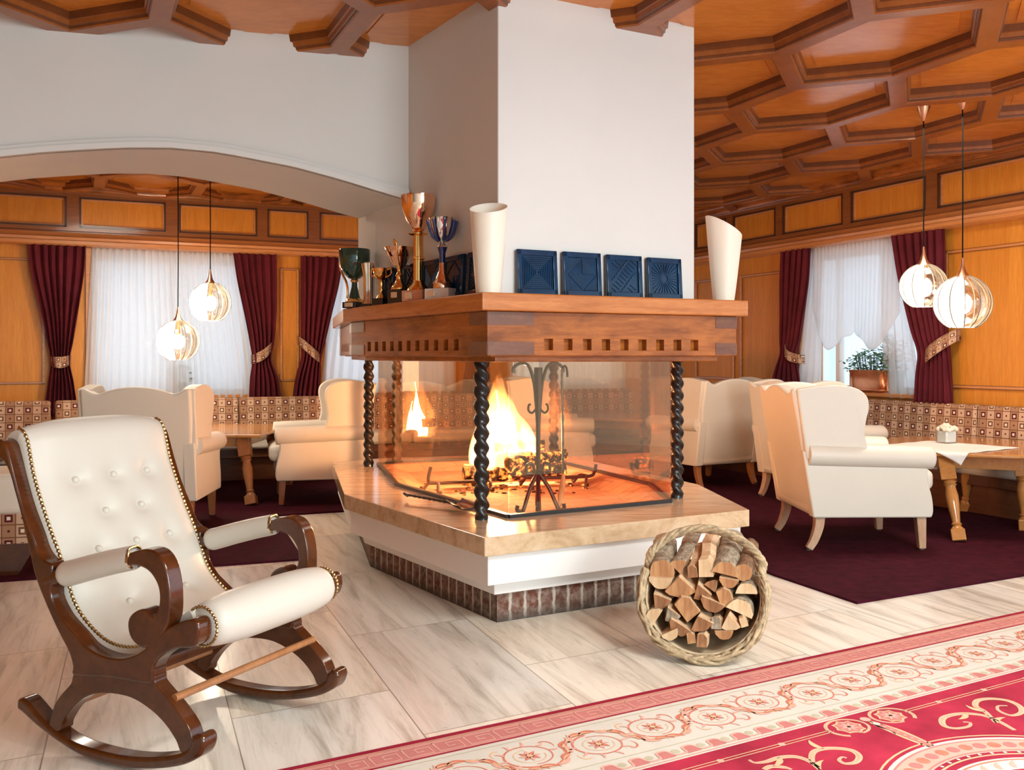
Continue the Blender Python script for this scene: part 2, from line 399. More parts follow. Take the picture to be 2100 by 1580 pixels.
def firebrick():
    t = NT('firebrick').set(rough=.85, spec=.25)
    c = t.coord('Object', (1, 1, 1), (0, 0, math.radians(-31))); br = t.n('TexBrick'); br.inputs['Scale'].default_value = 1
    br.inputs['Brick Width'].default_value = .25; br.inputs['Row Height'].default_value = .125; br.inputs['Mortar Size'].default_value = .004
    br.inputs['Color1'].default_value = (.62, .34, .2, 1); br.inputs['Color2'].default_value = (.52, .27, .16, 1); br.inputs['Mortar'].default_value = (.3, .16, .1, 1)
    t.l(c, 'Vector', br, 'Vector'); n = t.noise(c, 9, 6)
    t.col(t.mixc(.4, (br, 'Color'), (t.ramp(n, 'Fac', ((.3, (.5, .42, .38)), (.65, (1, 1, 1)))), 0), 'MULTIPLY')); return t.m
MT['firebrick'] = firebrick()
def glassy(name, tint, refl, gcol, rough=.0, rng=.5):
    t = NT(name); t.t.nodes.remove(t.b)
    tr = t.n('BsdfTransparent'); tr.inputs[0].default_value = (*tint, 1); gl = t.n('BsdfGlossy'); gl.inputs['Color'].default_value = (*gcol, 1); gl.inputs['Roughness'].default_value = rough
    lw = t.n('LayerWeight'); lw.inputs[0].default_value = .35
    mr = t.n('MapRange'); mr.inputs[3].default_value = refl; mr.inputs[4].default_value = min(1, refl + rng); t.l(lw, 'Fresnel', mr, 0)
    mx = t.n('MixShader'); t.l(mr, 0, mx, 0); t.l(tr, 0, mx, 1); t.l(gl, 0, mx, 2); t.l(mx, 0, t.out, 'Surface'); return t.m
MT['fireglass'] = glassy('coated_fire_glass', (.985, .89, .80), .03, (1.0, .78, .58), 0, .30)
MT['pane'] = glassy('window_glass', (.98, .99, 1), .03, (1, 1, 1))
MT['smoky'] = glassy('smoky_glass', (.90, .86, .79), .16, (1, .95, .86), .06)
MT['jar'] = glassy('clear_glass', (.93, .95, .95), .06, (1, 1, 1))
def sheer(name, dens):
    t = NT(name); t.t.nodes.remove(t.b)
    tr = t.n('BsdfTransparent'); tl = t.n('BsdfTranslucent'); df = t.n('BsdfDiffuse')
    tl.inputs[0].default_value = (.93, .93, .94, 1); df.inputs[0].default_value = (.88, .88, .88, 1)
    m1 = t.n('MixShader'); m1.inputs[0].default_value = .35; t.l(tl, 0, m1, 1); t.l(df, 0, m1, 2)
    m2 = t.n('MixShader'); m2.inputs[0].default_value = dens; t.l(tr, 0, m2, 1); t.l(m1, 0, m2, 2); t.l(m2, 0, t.out, 'Surface'); return t.m
MT['sheer'] = sheer('sheer_curtain', .72)
MT['sheer2'] = sheer('balloon_sheer', .62)
def emit(name, col, strength):
    t = NT(name); t.t.nodes.remove(t.b); e = t.n('Emission'); e.inputs[0].default_value = (*col, 1); e.inputs[1].default_value = strength
    t.l(e, 0, t.out, 'Surface'); return t.m
MT['bulb'] = emit('lit_bulb', (1, .90, .74), 250)
MT['bulb_dim'] = emit('lit_bulb_dim', (1, .90, .74), 60)
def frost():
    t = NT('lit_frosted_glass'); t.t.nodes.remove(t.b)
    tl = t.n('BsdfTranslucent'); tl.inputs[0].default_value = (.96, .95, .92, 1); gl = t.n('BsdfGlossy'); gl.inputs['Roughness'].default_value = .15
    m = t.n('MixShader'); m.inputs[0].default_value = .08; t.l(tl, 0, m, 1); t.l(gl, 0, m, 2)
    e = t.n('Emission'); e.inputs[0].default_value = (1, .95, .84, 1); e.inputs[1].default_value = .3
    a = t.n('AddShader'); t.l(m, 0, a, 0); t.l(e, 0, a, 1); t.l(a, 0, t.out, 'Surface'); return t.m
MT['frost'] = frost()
def flame():
    t = NT('flame'); t.t.nodes.remove(t.b)
    c = t.coord('Object', (9, 9, 3.2)); n = t.noise(c, 1.3, 4, .6, .8)
    g = t.n('TexCoord'); s = t.n('SeparateXYZ'); t.l(g, 'Generated', s, 0)
    h = t.math('ADD', (s, 'Z'), t.math('MULTIPLY', t.math('SUBTRACT', (n, 'Fac'), .5), .35))
    col = t.ramp(h[0], 0, ((0, (1, .66, .30)), (.4, (1, .56, .20)), (.75, (1, .36, .09)), (1, (1, .22, .04))))
    fade = t.ramp(h[0], 0, ((.0, (1, 1, 1)), (.45, (.75, .75, .75)), (.8, (.22, .22, .22)), (1, (.05, .05, .05))))
    pat = t.ramp(n, 'Fac', ((.34, (.08, .08, .08)), (.62, (1, 1, 1))))
    st = t.math('MULTIPLY', t.math('MULTIPLY', (fade, 0), (pat, 0)), 120.0)
    e = t.n('Emission'); t.l(col, 0, e, 0); t.t.links.new(st[0].outputs[0], e.inputs[1]); t.l(e, 0, t.out, 'Volume'); return t.m
MT['flame'] = flame()
MT['core'] = emit('flame_core', (1, .60, .33), 340)
def ember():
    t = NT('burning_log').set(rough=.9)
    c = t.coord('Object', (14, 14, 14)); n = t.noise(c, 1.5, 6, .7)
    t.col((t.ramp(n, 'Fac', ((.4, (.02, .012, .01)), (.7, (.16, .08, .05)))), 0))
    r = t.ramp(n, 'Fac', ((.5, (0, 0, 0)), (.66, (1, .28, .05)))); t.l(r, 0, t.b, 'Emission Color'); t.b.inputs['Emission Strength'].default_value = 4; return t.m
MT['ember'] = ember()
def bark(name, a, b):
    t = NT(name).set(rough=.9, spec=.2); c = t.coord('Object', (30, 30, 8)); n = t.noise(c, 1.6, 6, .7, .4)
    t.col((t.ramp(n, 'Fac', ((.32, a), (.66, b))), 0)); t.bump(n, 'Fac', .7, .006); return t.m
MT['bark'] = bark('grey_bark', (.12, .08, .05), (.50, .41, .30))
MT['bark2'] = bark('brown_bark', (.10, .05, .028), (.34, .19, .11))
def cut(name, a, b):
    t = NT(name).set(rough=.8, spec=.2); c = t.coord('Object', (16, 16, 2)); n = t.noise(c, 2, 5, .6, .5)
    t.col((t.ramp(n, 'Fac', ((.3, a), (.7, b))), 0)); t.bump(n, 'Fac', .3, .003); return t.m
MT['split'] = cut('split_wood', (.52, .30, .15), (.80, .60, .40))
MT['end'] = cut('sawn_end', (.30, .12, .05), (.64, .36, .17))
MT['end_dark'] = cut('dark_sawn_end', (.16, .065, .03), (.50, .25, .12))
MT['end_pale'] = cut('pale_sawn_end', (.56, .36, .19), (.80, .60, .38))
RG = {k: plain('rug_' + k, c, .95, spec=.1, vary=v, vscale=s, bump=.4, bscale=500) for k, c, v, s in (
    ('red', (.42, .030, .062), .28, 5), ('dark', (.33, .018, .045), .12, 8), ('pink', (.60, .22, .20), .06, 10), ('rose', (.78, .42, .34), .06, 10),
    ('cream', (.70, .655, .575), .05, 6), ('coral', (.66, .22, .15), .15, 30), ('gold', (.78, .50, .30), .12, 20), ('sage', (.55, .50, .36), .08, 20))}
# ================================================================== THE ROOM
CEIL = 2.87
# floor with skewed slab grid in its UVs
bm = NB(); lay = bm.loops.layers.uv.verify()
eu = Vector((math.sin(math.radians(-21.2)), math.cos(math.radians(-21.2)))); ev = Vector((math.sin(math.radians(60.5)), math.cos(math.radians(60.5))))
det = eu.x * ev.y - eu.y * ev.x; org = Vector((-.438, 3.463))
def fuv(p):
    q = Vector((p[0], p[1])) - org
    return ((q.x * ev.y - q.y * ev.x) / det + 4 * 1.15, (eu.x * q.y - eu.y * q.x) / det + 8 * .56)
vs_ = [bm.verts.new(p) for p in ((-6.2, -7, 0), (8, -7, 0), (8, 4.2, 0), (5.8, 5, 0), (4.5, 7.6, 0), (1.6, 13, 0), (-6.2, 9.2, 0))]
f = bm.faces.new(vs_)
for l in f.loops: l[lay].uv = fuv(l.vert.co)
r = bmesh.ops.extrude_face_region(bm, geom=[f]); bmesh.ops.translate(bm, vec=(0, 0, -.1), verts=[v for v in r['geom'] if isinstance(v, bmesh.types.BMVert)])
struct('floor', bm, MT['travertine'], smooth=False)

# fitted carpet, cut around the hearth's stone surround
bm = NB()
cp = [G(0, 1197), G(622, 1150), G(565, 1060), G(712, 1050.5), Vector((.55, 8.2, 0)), G(1587.7, 1182.6), G(1757, 1240), G(2100, 1183)]
cp = [cp[0] + (cp[0] - cp[1]) * 1.6] + cp[1:]
rr = cp[-1] + (cp[-1] - cp[-2]) * 1.35
far = [rr, WR.pt(-3.2, .02, 0), WR.pt(2.85, .02, 0), WL.pt(-3.2, .02, 0), Vector((-4.75, 4.0, 0))]
cp[0] = Vector((-4.75, 4.35, 0)); far.pop()
prism(bm, [(p.x, p.y) for p in cp + far], 0, .012)
tag(obj('carpet', bm, MT['carpet'], smooth=False), 'dark burgundy fitted carpet around the armchairs and tables, cut around the stone surround', 'carpet')

# ---- ceiling: squashed hexagonal coffers
E_, P_, Q_ = Vector((.262, .617)), Vector((.514, -.197)), Vector((.244, -.548))
A_, B_ = P_ + Q_, E_ + P_
def inset(poly, d):
    n = len(poly); out = []
    for i in range(n):
        a, b, c = poly[i - 1], poly[i], poly[(i + 1) % n]
        e1 = (b - a).normalized(); e2 = (c - b).normalized()
        n1 = Vector((-e1.y, e1.x)); n2 = Vector((-e2.y, e2.x))
        k = n1 + n2; out.append(b + k * (d / max(.2, k.dot(n1))))
    return out
def in_room(p):
    if not (-5.6 < p.x < 6 and -.2 < p.y < 13): return False
    return (p - WL.p).dot(WL.n) > .0 and (p - WR.p).dot(WR.n) > .0
bm = NB()
s1 = Vector((1.415, 5.09))                    # near end of one short beam
PROF = [(0, .0), (.046, .0), (.052, .008), (.054, .020), (.060, .023), (.063, .045), (.070, .048), (.074, .085), (.128, .085), (.130, .079)]
for i in range(-14, 15):
    for j in range(-14, 15):
        o = s1 + A_ * i + B_ * j
        # cell to the right of the short beam: near end, then around
        poly = [o, o + Q_, o + Q_ + P_, o + Q_ + P_ + E_, o + P_ + E_, o + E_]
        c = sum(poly, Vector((0, 0))) / 6
        if not in_room(c + (c - Vector((0, 4))).normalized() * -.35): continue
        ar = sum(poly[k - 1].x * poly[k].y - poly[k].x * poly[k - 1].y for k in range(6))
        if ar < 0: poly = poly[::-1]
        rings = []
        for d, h in PROF:
            rings.append([bm.verts.new((p.x, p.y, CEIL - .085 + h)) for p in inset(poly, d)])
        for k, (R0, R1) in enumerate(zip(rings, rings[1:])):
            for q in range(6): bm.faces.new((R0[q], R1[q], R1[(q + 1) % 6], R0[(q + 1) % 6])).material_index = 0 if k < 2 or k in (4, 5) else 2 if k < 7 else 1  # lighter beam wood on the middle step paints in an edge highlight
        bm.faces.new(rings[-1]).material_index = 1
bmesh.ops.remove_doubles(bm, verts=bm.verts, dist=.0008)
bmesh.ops.recalc_face_normals(bm, faces=bm.faces)
# board behind the coffers
prism(bm, [(-5.6, -.4), (6, -.4), (6, 5.2), (4.2, 7.6), (2.1, 12.6), (-5.6, 9.0)], CEIL + .02, CEIL + .08, mi=1)
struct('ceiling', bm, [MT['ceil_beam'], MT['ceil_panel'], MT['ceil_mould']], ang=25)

# ---- panelled walls with windows
RAIL0, RAIL1, FR0, FR1, TOP = 2.25, 2.385, 2.44, 2.735, 2.80
def panelled_wall(name, W, u0, u1, holes, th=.3):
    bm = NB(); us = sorted([u0, u1] + [x for h in holes for x in h[:2]])
    for a, b in zip(us, us[1:]):
        h = next((h for h in holes if abs(h[0] - a) < 1e-6 and abs(h[1] - b) < 1e-6), None)
        if h: wbox(bm, W, a, b, -th, 0, 0, h[2]); wbox(bm, W, a, b, -th, 0, h[3], 3.0)
        else: wbox(bm, W, a, b, -th, 0, 0, 3.0)
    return struct(name, bm, MT['panel'], smooth=False)
wl_a, wl_b = WL.u(188), WL.u(515)
wl_c, wl_d = WL.u(668), WL.u(930)
wl_e, wl_f = WL.u(1052), WL.u(1275)
wr_a, wr_b = WR.u(1905), WR.u(1640)       # u grows away from the camera on the right wall
SILL_L, SILL_R = .80, .862
panelled_wall('wall_left', WL, WL.u(-110), 4.35, [(wl_a, wl_b, SILL_L, 2.2), (wl_c, wl_d, SILL_L, 2.2), (wl_e, wl_f, SILL_L, 2.2)])
panelled_wall('wall_right', WR, -4.6, 3.3, [(wr_a, wr_b, SILL_R, 2.2)])
bm = NB(); e0 = WL.pt(WL.u(-110), 0, 0)
hexa(bm, [Vector((-5.05, 4.2, 0)), Vector((-4.8, 4.2, 0)), Vector((e0.x + .1, e0.y + .02, 0)), Vector((e0.x - .15, e0.y, 0))] + [Vector((-5.05, 4.2, 2.9)), Vector((-4.8, 4.2, 2.9)), Vector((e0.x + .1, e0.y + .02, 2.9)), Vector((e0.x - .15, e0.y, 2.9))])
struct('wall_alcove_blocker', bm, MT['panel'], smooth=False)  # unseen side wall, added to keep daylight out and the alcove darker

bm = NB(); box(bm, -5.2, -5.0, -2.5, 4.2, 0, 2.9); struct('wall_left_blocker', bm, MT['panel'], smooth=False)  # unseen wall, added to block world light coming from the left

def wmould(bm, W, u0, u1, prof, mi=0):
    """moulding along a wall: prof = closed list of (depth, z)"""
    plate(bm, [W.pt(u0, d, z) for d, z in prof], (W.pt(u1, 0, 0) - W.pt(u0, 0, 0)), mi)
def wall_trim(W, u0, u1, panels, k):
    bm = NB()
    wmould(bm, W, u0, u1, [(.0, RAIL0 + .005), (.13, RAIL0 + .005), (.15, RAIL0 + .02), (.15, RAIL0 + .05), (.135, RAIL0 + .06), (.14, RAIL0 + .085), (.11, RAIL0 + .10), (.09, RAIL1), (0, RAIL1)])
    struct(f'trim_{k}', bm, MT['rail'], ang=50)
    bm = NB()          # frieze: dark rails and stiles around raised honey panels
    wmould(bm, W, u0, u1, [(0, RAIL1), (.075, RAIL1), (.075, RAIL1 + .012), (.06, RAIL1 + .02), (.06, FR0), (0, FR0)], 0)
    wmould(bm, W, u0, u1, [(0, FR1), (.06, FR1), (.06, TOP - .03), (.085, TOP), (0, TOP)], 0)
    edges = sorted(panels); last = u0
    for a, b in edges + [(u1, u1)]:
        if a - last > .01: wbox(bm, W, last, a, 0, .06, FR0, FR1, 0)
        if b - a > .02:
            wbox(bm, W, a, b, 0, .028, FR0, FR1, 1)
            for (x0, x1, z0, z1) in ((a, b, FR0, FR0 + .016), (a, b, FR1 - .016, FR1), (a, a + .016, FR0, FR1), (b - .016, b, FR0, FR1)): wbox(bm, W, x0, x1, .028, .066, z0, z1, 2)
            for (x0, x1, z0, z1) in ((a + .016, b - .016, FR0 + .016, FR0 + .030), (a + .016, b - .016, FR1 - .032, FR1 - .016), (a + .016, a + .03, FR0 + .016, FR1 - .016), (b - .03, b - .016, FR0 + .016, FR1 - .016)): wbox(bm, W, x0, x1, .028, .046, z0, z1, 3)
        last = max(last, b)
    struct(f'trim_{k + 1}', bm, [MT['frame'], MT['panel'], MT['dark_line'], MT['rail']], smooth=False)
    bm = NB()          # stepped cornice
    wmould(bm, W, u0, u1, [(0, TOP - .02), (.10, TOP - .02), (.115, TOP), (.115, TOP + .012), (.15, TOP + .02), (.165, TOP + .045), (.20, TOP + .05), (.215, TOP + .07), (.30, TOP + .075), (.32, CEIL + .02), (0, CEIL + .05)])
    struct(f'trim_{k + 2}', bm, MT['mantel'], ang=50)
wall_trim(WL, WL.u(-110), 3.98, [(WL.u(-60, .05), WL.u(137, .05)), (WL.u(163, .05), WL.u(340, .05)), (WL.u(367, .05), WL.u(527, .05)), (WL.u(548, .05), WL.u(632, .05)), (WL.u(655, .05), WL.u(790, .05))], 1)
ru = lambda a, b: (WR.u(b, .05), WR.u(a, .05))
wall_trim(WR, -4.6, 2.86, [ru(1428, 1490), ru(1505, 1592), ru(1607, 1730), ru(1747, 1900), ru(1925, 2180), ru(2215, 2480)], 4)

def frame_mould(bm, W, a, b, z0, z1, wd=.022):
    for (x0, x1, y0, y1) in ((a, b, z0, z0 + wd), (a, b, z1 - wd, z1), (a, a + wd, z0, z1), (b - wd, b, z0, z1)):
        wbox(bm, W, x0, x1, 0, .014, y0, y1, 0)
        wbox(bm, W, x0 + .006 * (x1 - x0 > .1), x1 - .006 * (x1 - x0 > .1), .012, .02, y0 + .006, y1 - .006, 1)
def upz(W, px, py): return W.uz(px, py)[1]
bm = NB()
for a, b in ((-60, 92), (574, 612)):
    frame_mould(bm, WL, WL.u(a), WL.u(b), .93, 2.13)
wbox(bm, WL, WL.u(176), WL.u(189), 0, .03, SILL_L, RAIL0, 1)
struct('trim_7', bm, [MT['frame'], MT['rail']], smooth=False)
bm = NB()
for a, b in ((1940, 2400), (1520, 1612), (1428, 1508)):
    frame_mould(bm, WR, WR.u(b), WR.u(a), .93, 2.08, .03)
struct('trim_8', bm, [MT['frame'], MT['rail']], smooth=False)

def window(name, W, a, b, z0, z1, mull, sillmat):
    bm = NB(); d0, d1 = -.22, -.16; t = .05
    for (x0, x1, y0, y1) in ((a, b, z0, z0 + t), (a, b, z1 - t, z1), (a, a + t, z0, z1), (b - t, b, z0, z1)): wbox(bm, W, x0, x1, d0, d1, y0, y1)
    for m in mull: wbox(bm, W, m - t / 2, m + t / 2, d0, d1, z0, z1)
    fr = struct(name, bm, MT['white_frame'], smooth=False)
    bm = NB(); wbox(bm, W, a + t, b - t, -.195, -.188, z0 + t, z1 - t); obj('pane', bm, MT['pane'], fr, smooth=False)
    bm = NB(); wbox(bm, W, a - .03, b + .03, -.16, .05, z0 - .035, z0); obj('sill', bm, sillmat, fr, bevel=.006)
window('window_1', WL, wl_a, wl_b, SILL_L, 2.2, [(wl_a + wl_b) / 2], MT['rail'])
window('window_2', WL, wl_c, wl_d, SILL_L, 2.2, [], MT['rail'])
window('window_4', WL, wl_e, wl_f, SILL_L, 2.2, [], MT['rail'])
window('window_3', WR, wr_a, wr_b, SILL_R, 2.2, [WR.u(1692)], MT['rail'])

# ---- white arch wall and chimney breast
A0, A1 = Vector((-.556, 5.19)), Vector((-2.42, 4.656))
WA = Wall((-.556, 5.19), A1 - A0, (-.534 * -.5, -1.864 * .5)); WA.n = Vector((.2755, -.9613))
ext = Vector((-.495, .869)) * .74
arch_px = [(0, 325), (100, 315), (250, 306.5), (350, 306.5), (450, 316), (600, 345), (700, 372), (780, 397), (835, 413)]
arch = sorted([WA.uz(*p) for p in arch_px])
def arch_z(u):
    if u > arch[-1][0]:
        ax_ = 1.22; return arch[-1][1] + lerp_tab(arch, max(2 * ax_ - u, 0)) - lerp_tab(arch, 2 * ax_ - arch[-1][0]) - .25 * max(0, u - 2 * ax_)
    return lerp_tab(arch, u)
uw = 4.6
us = [uw * k / 46 for k in range(47)]
low = [(u, arch_z(u)) for u in us]
bm = NB()
out = [WA.pt(u, 0, z) for u, z in low] + [WA.pt(uw, 0, CEIL), WA.pt(0, 0, CEIL)]
plate(bm, out, (ext.x, ext.y, 0))
struct('wall_arch', bm, MT['plaster'], ang=30)
bm = NB()
up_px = [(0, 302), (150, 290), (300, 284), (450, 295), (600, 325), (700, 352), (836, 391)]
upt = sorted([WA.uz(*p) for p in up_px])
up_off = upt[-1][1] - arch_z(upt[-1][0])
top = [(u, max(arch_z(u) + .05, lerp_tab(upt, u) if u <= upt[-1][0] else arch_z(u) + up_off)) for u in us]
n_ = Vector((WA.n.x, WA.n.y, 0))
for dep, g0, g1 in ((.028, 0, 1.0), (.050, .0, .55)):
    pts = [WA.pt(u, 0, z + (t_ - z) * g0) for (u, z), (_, t_) in zip(low, top)] + [WA.pt(u, 0, z + (t_ - z) * g1) for (u, z), (_, t_) in list(zip(low, top))[::-1]]
    plate(bm, pts, n_ * dep)
struct('trim_9', bm, MT['plaster'], ang=30)
CH = [(-.063, 4.37), (.924, 4.894), (.80, 5.75), (.25, 6.95), (-.80, 6.75), (-.955, 6.0), (-.789, 5.578)]
bm = NB(); prism(bm, CH, 1.42, CEIL + .02)
struct('wall_chimney', bm, MT['plaster'], smooth=False, bevel=.006)
# ================================================================== FIREPLACE
HR, HL = Vector((.877, .481)), Vector((-.527, .850))         # along the front edge, along the left edge
SL = [Vector(p) for p in ((-.117, 4.14), (1.202, 4.887), (1.13, 5.85), (.33, 7.75), (-1.0, 7.35), (-1.305, 7.02), (-.945, 5.438))]
GP = [Vector(p) for p in ((-.016, 4.636), (.842, 5.13), (.83, 5.80), (.20, 7.38), (-.80, 7.03), (-.954, 6.90), (-.69, 5.79))]
t3 = lambda P: [(p.x, p.y) for p in P]
fp = thing('fireplace', 'open island fireplace with glass sides, twisted iron columns and a heavy wooden mantel', 'fireplace', (-.117, 4.14, 0))
FO = -fp.location
def fobj(name, bm, mats, parent=None, **k):
    bmesh.ops.translate(bm, vec=FO, verts=bm.verts); return obj(name, bm, mats, parent or fp, **k)
def side_uv(bm, poly, z0, z1):
    lay = bm.loops.layers.uv.verify(); u = 0
    for i in range(len(poly)):
        a, b = poly[i], poly[(i + 1) % len(poly)]; L = (b - a).length
        v = [bm.verts.new((p.x, p.y, z)) for p, z in ((a, z0), (b, z0), (b, z1), (a, z1))]; f = bm.faces.new(v)
        for l, q in zip(f.loops, ((u, 0), (u + L, 0), (u + L, z1 - z0), (u, z1 - z0))): l[lay].uv = q
        u += L
    bm.faces.new([bm.verts.new((p.x, p.y, z1)) for p in poly])
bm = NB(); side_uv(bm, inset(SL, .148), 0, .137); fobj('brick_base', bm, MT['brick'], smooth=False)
bm = NB()
pl = inset(SL, .038); pl2 = inset(SL, .115)
prism(bm, t3(pl2), .135, .20); prism(bm, t3(pl), .199, .337)
fobj('plinth', bm, MT['white_paint'], smooth=False, bevel=.004)
bm = NB()                                       # stone slab with a sunk firebed
o0 = [bm.verts.new((p.x, p.y, .336)) for p in SL]; o1 = [bm.verts.new((p.x, p.y, .42)) for p in SL]
i1 = [bm.verts.new((p.x, p.y, .42)) for p in inset(GP, .012)]; i0 = [bm.verts.new((p.x, p.y, .34)) for p in inset(GP, .012)]
for A, B2 in ((o0, o1), (o1, i1), (i1, i0)):
    for k in range(7): bm.faces.new((A[k], A[(k + 1) % 7], B2[(k + 1) % 7], B2[k]))
bm.faces.new(o0[::-1])
fobj('hearth_slab', bm, MT['slab'], smooth=False, bevel=.004)
bm = NB()                                       # sloping brick border and brick floor
r0 = [bm.verts.new((p.x, p.y, .421)) for p in inset(GP, .012)]; r1 = [bm.verts.new((p.x, p.y, .421)) for p in inset(GP, .07)]
r2 = [bm.verts.new((p.x, p.y, .372)) for p in inset(GP, .20)]
for A, B2 in ((r0, r1), (r1, r2)):
    for k in range(7): bm.faces.new((A[k], A[(k + 1) % 7], B2[(k + 1) % 7], B2[k]))
bm.faces.new(r2)
fobj('firebed', bm, MT['firebrick'], smooth=False)
# glass panes and their foot rails
for k in range(7):
    a, b = GP[k], GP[(k + 1) % 7]; d = (b - a).normalized(); n = Vector((d.y, -d.x)) * .004; e = d * .004
    bm = NB(); plate(bm, [(*(a + e), .432), (*(b - e), .432), (*(b - e), 1.172), (*(a + e), 1.172)], (n.x, n.y, 0))
    fobj('glass_pane', bm, MT['fireglass'], smooth=False)
    bm = NB(); m = Vector((d.y, -d.x)) * .014
    plate(bm, [(*(a - m), .420), (*(b - m), .420), (*(b - m), .438), (*(a - m), .438)], (2 * m.x, 2 * m.y, 0))
    fobj('pane_rail', bm, MT['iron'], smooth=False)
# twisted columns
def column(p, ph):
    bm = NB(); z0, z1 = .42, 1.19; n = 120; seg = 20
    def fn(a, b):
        z = z0 + (z1 - z0) * b; th = 2 * PI * a; e = min(1, min(b, 1 - b) * 30)
        r = .0355 * (1 + .20 * e * math.cos(2 * (th - ph) + 2 * PI * (z - z0) / .068)) - .004
        return Vector((p[0] + r * math.cos(th), p[1] + r * math.sin(th), z))
    grid(bm, fn, seg, n, cu=True)
    return fobj('column', bm, MT['iron'], ang=80)
for p, ph in (((-.145, 4.60), 0), ((.905, 5.30), .6), ((-1.01, 6.80), 1.2), ((.32, 7.42), .3), ((-.86, 7.2), .9)): column(p, ph)
# mantel: hood boards, dentilled beam, shelf
MS = [Vector(p) for p in ((-.127, 4.14), (1.171, 4.79), (1.12, 5.80), (.33, 7.6), (-.98, 7.25), (-1.30, 7.0), (-.985, 5.63))]
b1, b2, b3 = inset(MS, .05), inset(MS, .085), inset(MS, .16)
bm = NB(); prism(bm, t3(inset(MS, .13)), 1.172, 1.20)
fobj('under_board', bm, MT['mantel'], smooth=False, bevel=.004)
bm = NB(); prism(bm, t3(b2), 1.195, 1.398); prism(bm, t3(b1), 1.276, 1.396); prism(bm, t3(b1), 1.20, 1.226)
fobj('beam', bm, MT['mantel'], smooth=False, bevel=.003)
def face_block(bm, a, b, s0, s1, z0, z1, d0, d1):
    L = (b - a).length; d = (b - a) / L; n = Vector((d.y, -d.x))
    P = []
    for z in (z0, z1):
        for s, q in ((s0, d0), (s1, d0), (s1, d1), (s0, d1)):
            p = a + d * s + n * q; P.append(Vector((p.x, p.y, z)))
    hexa(bm, P)
def fblock(nm, a, b, *r):
    bm = NB(); face_block(bm, a, b, *r); fobj(nm, bm, MT['mantel' if nm == 'dentil' else 'mantel_dark'], smooth=False)
for k in range(7):
    a, b = b1[k], b1[(k + 1) % 7]; L = (b - a).length
    if L < .25: fblock('dentil', a, b, 0, L, 1.224, 1.278, -.03, 0); continue
    if k in (2, 3): continue
    e = .20 if k != 0 else .23
    ee = .17 if k != 0 else .13
    # solid ends, then teeth between the notches
    fblock('dentil', a, b, 0, e + .05, 1.224, 1.278, -.034, 0); fblock('dentil', a, b, L - ee - .05, L, 1.224, 1.278, -.034, 0)
    n = max(2, round((L - e - ee - .1) / .107)); st = (L - e - ee - .1) / n
    for q in range(n): fblock('dentil', a, b, e + .05 + st * q + st * .46, e + .05 + st * (q + 1), 1.224, 1.278, -.034, 0)
    for s0, s1 in ((0, e), (L - ee, L)):
        for z0, z1 in ((1.205, 1.262), (1.335, 1.392)): fblock('corner_joint', a, b, s0 + .001, s1, z0, z1, -.02, .0022)
bm = NB(); prism(bm, t3(MS), 1.396, 1.474)
fobj('mantel_shelf', bm, MT['shelf'], smooth=False, bevel=.006)
# smoke hood inside
bm = NB(); lathe(bm, [(.62, 1.175), (.40, 1.17), (.0, 1.17)], 6, (-.05, 6.2, 0)); fobj('smoke_hood', bm, MT['iron'], smooth=False)

# ---- the fire
FC = Vector((-.05, 6.12))
def stick(bm, a, b, r0, r1, seg=9, mi=0, wob=.15):
    a, b = Vector(a), Vector(b); pts = [a.lerp(b, t / 5) + Vector((random.uniform(-1, 1), random.uniform(-1, 1), random.uniform(-1, 1))) * r0 * wob * (0 < t < 5) for t in range(6)]
    tube(bm, pts, lambda t: (r0 + (r1 - r0) * t) * random.uniform(.9, 1.08), seg, mi)
fl = [((-.30, 6.02, .47), (.34, 6.18, .47), .055, 'charred log glowing at the bottom of the fire, resting along the andirons'),
      ((-.22, 6.26, .47), (.28, 6.36, .47), .05, 'rear charred log of the fire, behind the flames'),
      ((-.02, 5.92, .53), (.33, 6.16, .57), .05, 'dark half burnt log lying across the right side of the fire'),
      ((-.23, 6.20, .53), (.12, 5.98, .57), .045, 'glowing log lying across the left side of the fire'),
      ((-.12, 6.08, .625), (.20, 6.20, .63), .04, 'topmost burning log, wrapped in flames')]
for a, b, r, lb in fl:
    bm = NB(); stick(bm, a, b, r, r * .85); tag(obj('burning_log', bm, MT['ember']), lb, 'log', 'logs burning in the fireplace')
bm = NB()
def tongue(c, h, r, lean, tw):
    pts = []
    for k in range(13):
        t = k / 12; pts.append(Vector((c[0] + lean[0] * t * t + tw * math.sin(t * 5 + c[0] * 30) * t * .25, c[1] + lean[1] * t * t, c[2] + h * t)))
    tube(bm, pts, lambda t: max(.002, r * (math.sin(PI * min(1, (t + .16) ** .62)) if t < 1 else 0)), 10)
for k in range(26):
    a = random.uniform(0, 2 * PI); q = random.uniform(0, .22)
    c = (FC.x + q * math.cos(a) - .01, FC.y + q * .7 * math.sin(a), .48 + random.uniform(0, .09))
    hh = random.uniform(.28, .50) * (1.3 - q * 2.6) + .08
    tongue(c, hh, random.uniform(.03, .06), (-(c[0] - FC.x) * .7 - .05, -(c[1] - FC.y) * .6), random.uniform(.05, .12))
tongue((FC.x - .05, FC.y, .50), .70, .11, (-.02, 0), .06); tongue((FC.x - .09, FC.y + .03, .50), .52, .09, (.03, 0), .08); tongue((FC.x + .02, FC.y - .02, .5), .46, .09, (-.06, 0), .08)
fo = obj('fire', bm, MT['flame'], ang=180); m = fo.modifiers.new('union', 'REMESH'); m.mode = 'VOXEL'; m.voxel_size = .012
bm = NB()
tongue((FC.x - .03, FC.y, .52), .46, .045, (-.03, 0), .06)
fc_ = obj('flame_core', bm, MT['core'], fo, ang=180)
